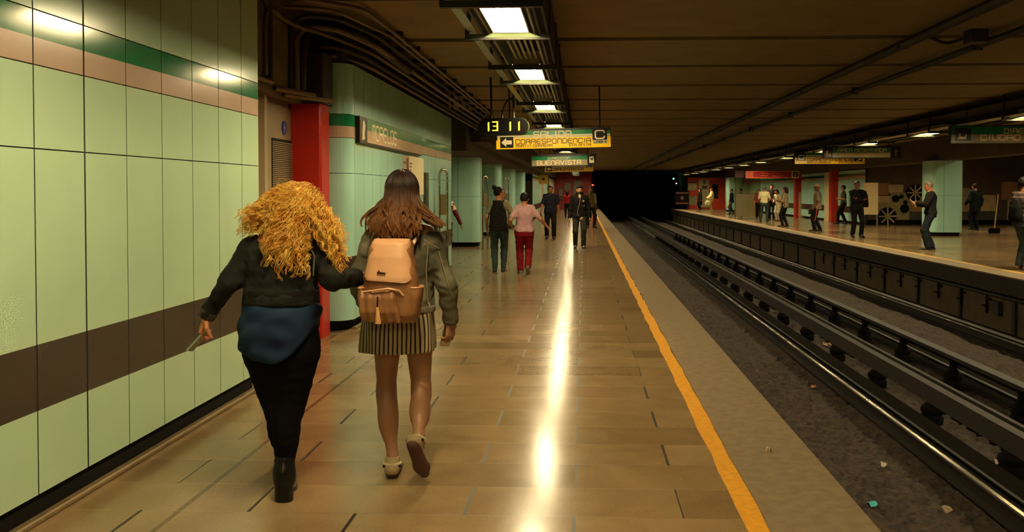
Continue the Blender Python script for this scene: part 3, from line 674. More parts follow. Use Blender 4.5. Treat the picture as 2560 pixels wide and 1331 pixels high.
# ================================================================ lamps
LCOL=(1.0,.83,.47)
TUBE=mat('lit tube',(255,240,200),.4,emit=LCOL,estr=TUBE_STR)
REFL=mat('lamp reflector',(170,160,138),.35)
ENDP=mat('pale green end plate',(176,196,150),.45)
SIDEM=mat('galvanised strip',(150,145,115),.4,.4,var=.12,vscale=6)
def make_lamp():
    e=empty('ceiling_lamp',(0,0,2.955)); tag(e,'twin tube lamp','ceiling lamp','ceiling lamps above the near platform')
    mb=MB(); L=.64
    for s in (-1,1): mb.quadbox([(s*.155,-L,0),(s*.165,-L,0),(s*.165,L,0),(s*.155,L,0),(s*.115,-L,.15),(s*.125,-L,.15),(s*.125,L,.15),(s*.115,L,.15)])
    mb.box(-.125,.125,-L,L,.15,.16)
    for s in (-1,1): mb.box(-.15,.15,s*L-.004,s*L+.004,0.0,.16)
    mb.build('reflector',[REFL],e)
    for x in (-.045,.045):
        t=MB().tube([(0,-.6,0),(0,.6,0)],.016,8).build('tube',[TUBE],e,True); t.location=(x,0,.058)
    MB().quadbox([(-.17,L+.01,0),(.17,L+.01,0),(.30,L+.09,-.045),(-.28,L+.09,-.045),(-.17,L+.014,.006),(.17,L+.014,.006),(.30,L+.094,-.039),(-.28,L+.094,-.039)]).build('end_plate',[ENDP],e)
    return e
NEARL=[-1.0,3.2,7.15,10.45,14.5,18.55,22.5,26.5,30.5,34.5,38.5,42.5,46.5,50.5,54.5,58.5,62.5,66.5,70.5,74.5]
OPPL=[-.5,3.5,7.7,12.5,16.9,22.0,26.4,31.2,37,42.5,47,52,57,63,68,73.5]
ordw=['first','second','third','fourth','fifth','sixth','seventh','eighth','ninth','tenth','eleventh','twelfth','thirteenth','fourteenth','fifteenth','sixteenth','seventeenth','eighteenth','nineteenth','twentieth']
L0=make_lamp(); k=0
tme=[c for c in L0.children if c.name.startswith('tube')]
def retube(m):
    o=MB().tube([(0,-.6,0),(0,.6,0)],.016,8).build('tmp',[m],None,True); d=o.data; bpy.data.objects.remove(o); return d
TUBE2ME=retube(mat('lit tube opposite',(255,240,200),.4,emit=LCOL,estr=TUBE_STR*1.5)); TUBE3ME=retube(mat('lit tube hall',(255,240,200),.4,emit=LCOL,estr=TUBE_STR*.85))

for i,y in enumerate(NEARL):
    lab=('bright twin tube lamp, %s of the visible row over the near platform'%ordw[i-2]) if i>1 else 'twin tube lamp over the near platform behind the viewer'
    if i==0: L0.location=(-.645,y,2.955); L0['label']=lab
    else: dup(L0,(-.645,y,2.955),0,lab)
for i,y in enumerate(OPPL):
    lab=('lit tube lamp over the opposite platform, %s counted from the view edge'%ordw[i-4]) if i>3 else 'tube lamp over the opposite platform outside the view'
    o=dup(L0,(8.6,y,2.985),0,lab); o['group']='ceiling lamps above the opposite platform'
    for c in o.children:
        if c.name.startswith('tube'): c.data=TUBE2ME
HALLFILL=[(14.6,20,'first'),(14.6,28,'second'),(14.8,36.0,'third'),(17.8,33.0,'fourth')]  # fill lamps added out of view to brighten the hall and its mural
for x,y,w_ in HALLFILL:
    o=dup(L0,(x,y,3.26),0,'tube lamp high in the dim hall hidden behind the header beam, %s'%w_); o['group']='added fill lamps in the dim hall'
    for c in o.children:
        if c.name.startswith('tube'): c.data=TUBE3ME
def rack(x0,lamps,label,z=2.955):
    e=empty('lamp_rack',(x0,0,z)); tag(e,label,'lamp rack')
    Y0,Y1=-3,YEND
    MB().quadbox([(-.40,Y0,.03),(-.30,Y0,0),(-.30,Y1,0),(-.40,Y1,.03),(-.40,Y0,.036),(-.30,Y0,.006),(-.30,Y1,.006),(-.40,Y1,.036)]).build('side_strip',[SIDEM],e)
    for x,z1,r,m in ((-.26,.03,.022,PIPED),(-.215,.045,.014,SIDEM),(.20,.03,.016,SIDEM),(.245,.04,.02,PIPED)):
        MB().tube([(x,Y0,z1),(x,Y1,z1)],r,6).build('rod',[m],e,True)
    MB().box(.31,.33,Y0,Y1,.0,.43).box(-.42,.33,Y0,Y1,.30,.32).build('back_plate',[mat('rack dark plate',(34,28,22),.7)],e)
    ends=sorted(lamps); MBr=None
    for a,b in zip(ends[:-1],ends[1:]):
        if b-a<1.5: continue
        m_=MB()
        for x in (-.10,-.045,.01,.065,.12): m_.box(x-.012,x+.012,a+.72,b-.70,.06,.085)
        m_.build('rib',[SIDEM],e)
    first=None
    for y in lamps:
        for s in (-.66,.73):
            if first is None:
                first=MB().box(-.42,.34,-.025,.025,-.05,.0).box(-.42,-.385,-.025,.025,.0,.08).box(.30,.34,-.025,.025,0,.46).box(-.40,-.37,-.02,.02,.08,.46).build('bracket',[mat('bracket black green',(26,28,18),.6)],e); first.location=(0,y+s,0)
            else:
                q=first.copy(); C.objects.link(q); q.parent=e; q.location=(0,y+s,0)
rack(-.645,NEARL,'long dark rack carrying the bright lamps over the near platform')
rack(8.6,OPPL,'long dark rack carrying the lamps over the opposite platform',2.985)
tag(MB().tube([WZ(1282,214,2.96),WZ(1281,224,2.93),WZ(1284,232,2.9)],.012,6).build('ribbon',[mat('yellow ribbon',(235,190,20),.5)],None,True),'short yellow ribbon hanging from the lamp rack','ribbon')

# ================================================================ hanging signs
SG=mat('sign green',(22,112,66),.3); SW=mat('sign grey white',(188,178,140),.35); SY=mat('sign yellow',(246,194,16),.4); SB=mat('sign black',(16,13,12),.35); SL=mat('sign lettering white',(224,204,168),.4); SK=mat('sign lettering dark',(62,40,16),.5); SLP=mat('sign lettering pinkish',(240,208,160),.4); SGB=mat('sign grey band',(138,126,98),.35)
FRAME=mat('sign frame',(20,18,14),.5)
class Sign:
    """a board facing the viewer; its face is laid out in millimetre-like units measured from the photo"""
    def __init__(s,name,x0,y0,x1,y1,Y,label,roll=0.0,th=.14):
        s.Y=Y; c=W((x0+x1)/2,(y0+y1)/2,Y); s.k=Y/FPX; s.cx=(x0+x1)/2; s.cy=(y0+y1)/2
        s.e=empty(name,c); s.e.rotation_euler=(0,roll,0); tag(s.e,label,'sign'); s.th=th; s.c=c
        s.w=(x1-x0)*s.k/2; s.h=(y1-y0)*s.k/2
    def u(s,px): return (px-s.cx)*s.k
    def v(s,py): return -(py-s.cy)*s.k
    def rect(s,name,x0,y0,x1,y1,m,d=0.0,th=None):
        f=-s.th/2-d; MB().box(s.u(x0),s.u(x1),f,(s.th/2 if th is None else f+th),s.v(y1),s.v(y0)).build(name,[m],s.e)
    def frame(s,d): return Matrix(((1,0,0,0),(0,0,-1,-s.th/2-d),(0,1,0,0),(0,0,0,1)))
    def text(s,t,x0,y0,x1,y1,m,sw,d=.002,name='lettering'):
        mb=MB(); lettering(mb,s.frame(d),t,s.u(x0),s.v(y1),(x1-x0)*s.k,(y1-y0)*s.k,sw); mb.build(name,[m],s.e)
    def lines(s,ls,m,sw,d=.004,name='mark'):
        mb=MB(); strokes(mb,s.frame(d),[[(s.u(x),s.v(y)) for x,y in l] for l in ls],sw); mb.build(name,[m],s.e)
    def poly(s,pts,m,d=.004,name='mark'):
        mb=MB(); mb.prism([(s.u(x),s.v(y)) for x,y in pts],-s.th/2-d,-s.th/2-d+.003,FY); mb.build(name,[m],s.e)
    def hangers(s,xs,ztop=3.45,r=.015):
        for x in xs: MB().tube([(s.u(x),0,s.h),(s.u(x),0,ztop-s.c.z)],r,6).build('hanger',[FRAME],s.e)
R=math.radians
A=Sign('hanging_sign',1241,322,1526,371,16.0,'hanging exit sign reading SALIDA over yellow CORRESPONDENCIA with white arrow and C',R(-1.15))
A.rect('body',1241,322,1526,371,FRAME)
A.rect('green_band',1243,327,1480,337,SG,.002,.004); A.rect('green_band',1517,329,1525,337,SG,.002,.004); A.rect('white_band',1243,337,1525,344.5,SW,.002,.004); A.rect('yellow_band',1241,344.5,1526,371,SY,.002,.004)
A.text('SALIDA',1335,329.5,1428,343,SL,.017,.006)
A.text('CORRESPONDENCIA',1290,348,1476,359,SK,.0125,.006); A.text('MARTIN CARRERA',1290,361.5,1381,367.5,SK,.007,.006); A.text('STA ANITA',1422,361.5,1476,367.5,SK,.007,.006)
A.rect('arrow_panel',1251,341,1284,368,SB,.006,.004); A.poly([(1254,354.5),(1266,343.5),(1266,349.5),(1280,349.5),(1280,359.5),(1266,359.5),(1266,365.5)],SL,.013,'arrow')
A.rect('letter_panel',1481,325,1517,353,SB,.006,.004); A.text('C',1488,330,1510,349.5,SL,.026,.012); A.rect('line_panel',1481,353,1517,362,SW,.006,.004); A.text('LINEA 4',1484,355,1514,360.5,SK,.007,.012)
A.hangers((1275,1500))
B=Sign('hanging_sign',1328,386,1490,415,28.0,'hanging direction sign reading BUENAVISTA on green and grey bands',R(-1.2))
B.rect('body',1328,386,1490,415,FRAME); B.rect('green_band',1330,391,1468,400,SG,.002,.004); B.rect('grey_band',1330,400,1468,414,SGB,.002,.004)
B.text('DIRECCION',1370,394,1425,398.5,SL,.012,.006); B.text('BUENAVISTA',1343,401.5,1452,412,SLP,.024,.006)
B.rect('picture_panel',1469,391,1490,413,SB,.006,.004); B.poly([(1473,394),(1484,393),(1485,409),(1473,409)],SL,.012,'pictogram'); B.lines([[(1476,397),(1479,402),(1482,397)]],SB,.03,.02,'pictogram_mark')
B.hangers((1350,1470))
D_=Sign('hanging_sign',1362,413,1483,430,37.6,'yellow hanging CORRESPONDENCIA sign just below the BUENAVISTA sign',R(-1.2))
D_.rect('body',1362,413,1483,430,FRAME); D_.rect('white_band',1363,413,1482,418,SW,.002,.004); D_.rect('yellow_band',1362,418,1483,430,SY,.002,.004)
D_.text('CORRESPONDENCIA',1380,419.5,1459,426,SK,.022,.006); D_.rect('arrow_panel',1366,415.5,1380,428,SB,.006,.004); D_.poly([(1367.5,422),(1372.5,417),(1372.5,420),(1378,420),(1378,424),(1372.5,424),(1372.5,427)],SL,.013,'arrow')
D_.rect('letter_panel',1465,411,1479,420,SB,.006,.004); D_.text('C',1468,413,1476,419,SL,.03,.012); D_.hangers((1375,1470))
E=Sign('hanging_sign',2380,314,2690,358,19.5,'green and cream hanging sign reading DIRECCION CIUDAD across the tracks')
E.rect('body',2380,314,2690,358,FRAME); E.rect('green_band',2382,317,2688,336,SG,.002,.004); E.rect('cream_band',2382,336,2688,357,SGB,.002,.004)
E.text('DIRECCION',2508,323,2612,334,SL,.02,.006); E.text('CIUDAD',2452,338,2546,350,SLP,.022,.006); E.text('AZTECA',2575,338,2665,350,SLP,.022,.006)
E.rect('picture_panel',2390,321,2428,352,SB,.006,.004); E.poly([(2396,348),(2396,345),(2399,345),(2399,334),(2403,334),(2403,342),(2414,342),(2414,336),(2417,336),(2417,348)],SL,.012,'pictogram'); E.hangers((2420,2650))
F_=Sign('hanging_sign',2060,366,2248,396,29.0,'green and cream hanging sign reading AREA RESERVADA across the tracks')
F_.rect('body',2060,366,2248,396,FRAME); F_.rect('green_band',2082,370,2222,382,SG,.002,.004); F_.rect('cream_band',2082,382,2222,394,SW,.002,.004)
F_.text('AREA RESERVADA',2096,372,2212,380,SL,.016,.006); F_.text('DIRECCION',2100,385,2180,390,SLP,.012,.006)
F_.rect('picture_panel',2061,370,2082,393,SB,.006,.004); F_.poly([(2066,391),(2066,380),(2069,376),(2071,380),(2071,391)],SL,.012,'pictogram'); F_.poly([(2073,391),(2075,379),(2078,391)],SLP,.012,'pictogram')
F_.rect('arrow_panel',2225,369,2246,394,SB,.006,.004); F_.poly([(2235,373),(2242,381),(2237.5,381),(2237.5,391),(2232.5,391),(2232.5,381),(2228,381)],GREYD,.012,'arrow'); F_.hangers((2085,2220))
G=Sign('hanging_sign',1988,382,2158,410,33.3,'yellow hanging CORRESPONDENCIA sign partly behind the AREA RESERVADA sign')
G.rect('body',1988,382,2158,410,FRAME); G.rect('green_band',2012,383,2158,388,SG,.002,.004); G.rect('white_band',2012,388,2158,394,SW,.002,.004); G.rect('yellow_band',1988,394,2158,410,SY,.002,.004)
G.text('CORRESPONDENCIA',2018,396.5,2129,403,SK,.018,.006); G.text('MARTIN CARRERA',2018,405,2075,408,SK,.01,.006); G.text('STA ANITA',2095,405,2128,408,SK,.01,.006)
G.rect('letter_panel',1993,386,2014,402,SB,.006,.004); G.text('C',1998,389,2010,399,SL,.04,.012); G.rect('arrow_panel',2132,393,2152,404,SB,.006,.004); G.poly([(2136,403),(2148,395),(2150,399),(2142,403)],SL,.012,'arrow'); G.hangers((2010,2140))
H=Sign('hanging_sign',1865,428,1996,446,49.0,'red hanging sign board with cream border above the queue across the tracks')
RB=mat('sign red board',(150,16,22),.45); RBL=mat('sign border orange',(206,96,60),.5)
H.rect('body',1865,428,1996,446,RBL); H.rect('red_band',1883,430,1976,444,RB,.002,.004); H.rect('square',1867,430,1881,444,mat('sign orange square',(190,70,40),.5),.002,.004); H.rect('picture_panel',1979,429,1994,445,SL,.004,.004); H.rect('picture',1980.5,430.5,1992.5,443.5,SB,.01,.004); H.poly([(1984,442),(1985,433),(1987,433),(1988,442)],SL,.02,'pictogram')
H.lines([[(1902,434+dy),(1906,432.5+dy),(1912,434+dy),(1920,433+dy)] for dy in (0,6)]+[[(1924,435),(1934,433),(1950,434)],[(1930,440),(1946,441),(1958,439)]],RBL,.05,.01,'writing'); H.lines([[(1870,441),(1870,433),(1878,433),(1878,441)]],RBL,.04,.01,'symbol'); H.hangers((1880,1980))
RB2=Sign('hanging_sign',1838,427,1860,444,49.6,'dark red small sign beside the red hanging board across the tracks'); RB2.rect('body',1838,427,1860,444,mat('dim red board',(74,12,14),.5)); RB2.hangers((1849,))
# clock
K=Sign('hanging_clock',1198,297,1322,338,14.6,'dark oval hanging clock showing 13 11 in yellow digits',R(-1.0),.22); K.e['category']='clock'
w,h=K.w,K.h
pts=[(w-h+h*math.cos(t),h*math.sin(t)) for t in np.linspace(-PI/2,PI/2,13)]+[(-w+h+h*math.cos(t),h*math.sin(t)) for t in np.linspace(PI/2,3*PI/2,13)]
MB().prism(pts,-.11,.11,FY).build('case',[mat('clock black',(8,6,5),.7,spec=.15)],K.e)
MB().prism([(x*1.02,z*1.04) for x,z in pts],-.07,.09,FY).build('rim',[mat('clock rim',(58,64,30),.5)],K.e)
LED=mat('clock digits lit',(240,200,20),.5,emit=(1,.66,.03),estr=3.2)
def led(ch,x0):
    mb=MB(); seg={'1':[(x0+4,308,x0+4,327)],'3':[(x0,306,x0+10,306),(x0+11,306,x0+11,327),(x0+2,316.5,x0+10,316.5),(x0,327,x0+10,327)]}[ch]
    for ax,ay,bx,by in seg:
        n=max(2,int(math.hypot(bx-ax,by-ay)/3.1)+1)
        for i in range(n):
            t=i/(n-1); x=ax+(bx-ax)*t; y=ay+(by-ay)*t
            for q in (-.8,.8):
                ox,oy=(q,-q*.8) if ax==bx else (q,q*.2)
                u,v=K.u(x+ox),K.v(y+oy); mb.box(u-.0075,u+.0075,-.1125,-.109,v-.0075,v+.0075)
    mb.build('digit',[LED],K.e)
led('1',1219); led('3',1234); led('1',1273); led('1',1295)
K.hangers((1229,1285),3.45,.02)
MB().tube(bend([(K.u(1256),0,h),(K.u(1257),0,h+.12),(K.u(1266),0,h+.28),(K.u(1283),0,h+.34)],.1),.018,6).build('cable',[FRAME],K.e)
np_=Sign('clock_plate',1202,341,1242,351,14.75,'faint reddish name strip hanging just under the clock',R(-1.0),.05); np_.rect('body',1201,340,1243,352,mat('name strip dark',(26,16,12),.7)); np_.text('NACIONAL',1205,343,1240,349,mat('name strip text',(84,46,30),.6),.008,.004)

# station name board on the left wall
n=empty('station_sign',(-2.55,9.74,0)); tag(n,'MORELOS station name board on the mint wall above the girls','sign')
L1=3.75
MB().box(0,.05,0,L1,2.095,2.395).build('frame',[SB],n)
MB().box(.05,.053,.33,L1-.02,2.255,2.385).build('green_band',[SG],n); MB().box(.05,.053,.33,L1-.02,2.115,2.255).build('tan_band',[TAN],n)
mb=MB(); M=Matrix(((0,0,1,.054),(1,0,0,0),(0,1,0,0),(0,0,0,1))); lettering(mb,M,'MORELOS',.55,2.165,1.35,.165,.026); mb.build('lettering',[SL],n)
mb=MB(); mb.prism([(.10,2.13),(.22,2.15),(.20,2.2),(.24,2.3),(.19,2.36),(.13,2.34),(.11,2.24)],.05,.054,lambda u,v,w:(w,u,v)); mb.build('pictogram',[SL],n)
# notices on the wall
for i,(y0,y1,z0,z1,m,lab,mk) in enumerate(((12.3,12.72,1.55,2.06,mat('notice brown print',(170,140,104),.6),'brown and white notice on the mint wall above the brown-haired girl',1),(12.74,13.88,1.5,2.07,mat('notice paper',(222,206,164),.6),'large plain cream notice on the mint wall',0))):
    p=empty('wall_notice',(-2.55,y0,z0)); tag(p,lab,'notice'); MB().box(0,.008,0,y1-y0,0,z1-z0).build('paper',[m],p)
    mb=MB()
    if mk:
        mb.box(.008,.010,.22,.38,.0,z1-z0-.03)
        for q in range(4): mb.box(.008,.010,.03,.17,.06+.11*q,.10+.11*q)
    else:
        for q in range(6): mb.box(.008,.010,.04,.12+.03*(q%3),.2+.05*q,.225+.05*q)
    mb.build('print',[mat('notice dark print',(92,60,40),.6)],p)
MB_=MB().box(0,.01,0,.02,0,.5)
# steel hoops
def hoop(px,py,base_y,Y,label,w=.14,top=1.9):
    p=W(px,py,Y); e=empty('grab_hoop',(p.x,Y,0),R(35)); tag(e,label,'hoop','steel hoops along the openings')
    pts=[(-w/2,0,0)]+[(-w/2,0,top-w/2)]+[(w/2*math.cos(t),0,top-w/2+w/2*math.sin(t)*1.3) for t in np.linspace(PI,0,11)]+[(w/2,0,0)]
    MB().tube(pts,.021,10).build('hoop',[STEEL],e,True)
    MB().box(-w/2+.02,w/2-.02,-.015,.015,1.15,1.5).build('plate',[mat('hoop plate',(120,108,74),.4,.5)],e)
    for s in (-1,1): MB().lathe([(.04,0),(.04,.012),(.024,.02),(.022,.05)],(s*w/2,0,0),12).build('foot',[STEEL],e,True)
    return e
hoop(1108,600,690,14.9,'tall steel hoop in front of the end of the name sign wall',.15,1.90)
hoop(1213,600,625,23.3,'tall steel hoop beside the woman with the bun',.15,1.93)
hoop(1266,600,600,28.0,'tall steel hoop partly hidden behind the woman with the bun',.15,1.95)
c=MB().box(-2.54,-2.50,13.9,14.1,1.15,1.85).build('intercom',[mat('intercom dark',(60,66,46),.4)]); tag(c,'narrow dark metal plate on the mint wall by the steel hoop','plate')
# glazed booth on the opposite platform
b0=WZ(1838,547,0); b1=WZ(1900,552,0)
e=empty('waiting_booth',(b0.x,b0.y,0)); tag(e,'grey booth with glass upper half beside the queue across the tracks','booth')
bw=62*b0.y/FPX
MB().box(0,bw,0,.06,.12,1.42).build('panel',[mat('booth grey',(140,126,88),.5,var=.05,vscale=2)],e)
gl=bpy.data.materials.new('booth glass'); gl.use_nodes=True; q=gl.node_tree.nodes['Principled BSDF']; q.inputs['Transmission Weight'].default_value=1; q.inputs['Roughness'].default_value=.12; q.inputs['Base Color'].default_value=(*lin((216,206,170)),1); q.inputs['IOR'].default_value=1.1
MB().box(.04,bw,.02,.04,1.44,2.5).build('pane',[gl],e)
MB().box(-.03,.03,-.02,.08,0,2.65).box(bw-.03,bw+.03,-.02,.08,0,1.45).box(0,bw,0,.06,1.41,1.45).box(0,bw,0,.06,2.5,2.65).box(.35,.41,0,.06,0,.14).build('frame',[mat('booth frame',(104,92,64),.5)],e)
t=empty('display_post',(*WZ(2012,545,0).xy,0)); tag(t,'tall pale display stand by the red sign pillar across the tracks','stand')
MB().box(-.35,.05,0,.12,0,1.5).build('stand',[mat('stand pale',(190,170,124),.5)],t); MB().box(.10,.16,0,.1,0,1.6).box(.1,.4,0,.06,2.3,2.35).box(.36,.42,0,.06,1.6,2.9).build('frame',[GREYD],t); MB().box(.0,.2,-.02,.02,2.25,2.5).build('orange_plate',[mat('orange plate',(226,110,40),.5)],t)
bm=empty('broom',(*WZ(2486,584,0).xy,0)); tag(bm,'broom with yellow stick leaning in the dim hall','broom')
MB().tube([(0,0,.15),(.12,0,1.45)],.022,8).build('stick',[mat('broom stick',(226,180,90),.5)],bm,True); MB().rbox(-.2,.18,-.06,.06,0,.2,.04,axis='y').build('head',[BLK],bm)
# ================================================================ people
SKIN={'a':mat('skin warm',(176,112,72),.5),'b':mat('skin brown',(138,84,52),.5),'c':mat('skin light',(196,134,90),.5)}
EYEM=mat('eye dark',(24,14,10),.3); LIPM=mat('lip',(140,66,52),.5); BEARD=mat('beard dark',(30,20,15),.8); BROW=mat('brow dark',(40,26,18),.8)
HAIRK=mat('hair black',(20,14,12),.6,spec=.15,bump=.5,bscale=90,stretch=(1,1,.15)); HAIRB=mat('hair brown',(58,34,20),.55,spec=.2,bump=.5,bscale=90,stretch=(1,1,.15)); HAIRG=mat('hair grey',(92,80,66),.5,bump=.5,bscale=90)
def V(*a): return np.array(a,float)
def nrm(v): v=np.array(v,float); return v/max(np.linalg.norm(v),1e-9)
def rotz(a): c,s=math.cos(a),math.sin(a); return np.array([[c,-s,0],[s,c,0],[0,0,1.]])
def rotx(a): c,s=math.cos(a),math.sin(a); return np.array([[1.,0,0],[0,c,-s],[0,s,c]])
def roty(a): c,s=math.cos(a),math.sin(a); return np.array([[c,0,s],[0,1.,0],[-s,0,c]])
def ik(a,b,l1,l2,hint):
    a,b=np.array(a,float),np.array(b,float); d=b-a; L=np.linalg.norm(d); L2=min(L,(l1+l2)*.995); n=d/max(L,1e-6); b=a+n*L2
    x=(l1*l1-l2*l2+L2*L2)/(2*L2); h=math.sqrt(max(l1*l1-x*x,0)); q=np.array(hint,float); q=q-n*(q@n)
    return a+n*x+nrm(q)*h, b
def hand(F,w,d,n,u,curl=.5,s=1.0,k=.004,spread=1.0):
    """palm and five fingers; w wrist, d pointing along the hand, n the way the palm faces, u towards the thumb"""
    w=np.array(w,float); d=nrm(d); n=np.array(n,float); n=nrm(n-d*(n@d)); u0=nrm(np.cross(d,n)); u=u0 if u0@np.array(u,float)>0 else -u0
    offs=[.030,.010,-.010,-.028]; lens=[.072,.080,.074,.058]; rr=[.0088,.0092,.0088,.0078]
    for i in range(4):
        kn=w+s*(d*(.088-.004*abs(i-1))+u*offs[i]*.95)
        F.cone(w+s*(d*.005+u*offs[i]*.55),.0145*s,kn,.0125*s,.012,flat=(n,1.15))
        a=curl*(.75+.12*i); p=kn; dd=d+u*spread*(.10-.07*i)
        for j,fr in enumerate((.45,.32,.23)):
            ang=a*(j+.6); q=p+s*lens[i]*fr*nrm(dd*math.cos(ang)+n*math.sin(ang))
            F.cone(p,rr[i]*s*(1-.08*j),q,rr[i]*s*(.92-.10*j),k); p=q
    t0=w+s*(d*.022+u*.026+n*.004); t1=t0+s*.042*nrm(d*.55+u*.75+n*.25); t2=t1+s*.03*nrm(d*.85+u*.35+n*.35*(1+curl)); t3=t2+s*.024*nrm(d*.9+u*.05+n*.45*(1+curl))
    F.cone(w+s*d*.01,.015*s,t0,.0145*s,.012).cone(t0,.0135*s,t1,.0115*s,.008).cone(t1,.011*s,t2,.0098*s,k).cone(t2,.0098*s,t3,.008*s,k)
    return F
def head(F,c,R,s=1.0,neck=None):
    c=np.array(c,float); L=lambda x,y,z: c+s*(R@V(x,y,z))
    F.ell(L(0,-.012,.02),(.074*s,.092*s,.092*s),R,.01).ell(L(0,.02,-.045),(.056*s,.068*s,.07*s),R,.04)
    F.cone(L(0,.045,-.085),.026*s,L(0,.062,-.09),.02*s,.03)                    # chin
    F.cone(L(0,.083,.01),.009*s,L(0,.105,-.028),.013*s,.012).cone(L(-.012,.093,-.032),.008*s,L(.012,.093,-.032),.008*s,.008)  # nose
    F.cone(L(-.02,.082,-.058),.009*s,L(.02,.082,-.058),.009*s,.01)             # mouth
    F.cone(L(-.045,.07,.026),.012*s,L(.045,.07,.026),.012*s,.015)              # brow ridge
    for q in (-1,1): F.ell(L(q*.076,-.005,-.008),(.010*s,.020*s,.032*s),R,.006)
    return F
def face_region(c,R,s,beard=False):
    def f(P):
        q=(P-np.array(c))@R/s; mi=np.zeros(len(q),int); x,y,z=np.abs(q[:,0]),q[:,1],q[:,2]; fr=y>.05
        mi[fr&(((x-.03)/.015)**2+((z-.006)/.007)**2<1)]=1
        mi[fr&(np.abs(x-.031)<.019)&(np.abs(z-.027)<.004)]=3
        if beard: mi[(y>.03)&(z<-.050)&(z>-.112)]=3; mi[fr&(x<.03)&(np.abs(z+.045)<.005)]=3
        mi[fr&(x<.021)&(np.abs(z+.060)<.007)]=2
        return mi
    return f
def shoe(parent,ank,fd,up,s,m,sole,h=.008,length=.25,heel=.0,sh=.012):
    """shoe below the ankle; fd foot direction, up the shin direction"""
    ank=np.array(ank,float); fd=nrm(fd); up=np.array(up,float); up=nrm(up-fd*(up@fd)); sd=np.cross(fd,up)
    hl=ank-up*.055*s-fd*.045*s; ball=hl+fd*.17*s*length/.25; toe=hl+fd*.225*s*length/.25
    lo=np.minimum.reduce([hl,toe,ank])-.09; hi=np.maximum.reduce([hl,toe,ank])+.09
    F=Field(lo,hi,h); F.cone(hl,.036*s,ball-up*.008*s,.040*s,.02).cone(ball-up*.008*s,.040*s,toe-up*.012*s,.026*s,.02).cone(hl+up*.01*s,.036*s,ank,.04*s,.02)
    F.plane(ank+up*.0*s+up*.012,up); bot=hl-up*.030*s; F.plane(bot,-up)
    o=fobj(F,'shoe',[m],parent,1)
    G=Field(lo,hi,h); G.cone(hl,.040*s,ball-up*.006*s,.044*s,.02).cone(ball-up*.006*s,.044*s,toe-up*.01*s,.030*s,.02); G.plane(bot+up*sh*s,up); G.plane(bot-up*.012*s,-up)
    fobj(G,'sole',[sole],o,0); return o

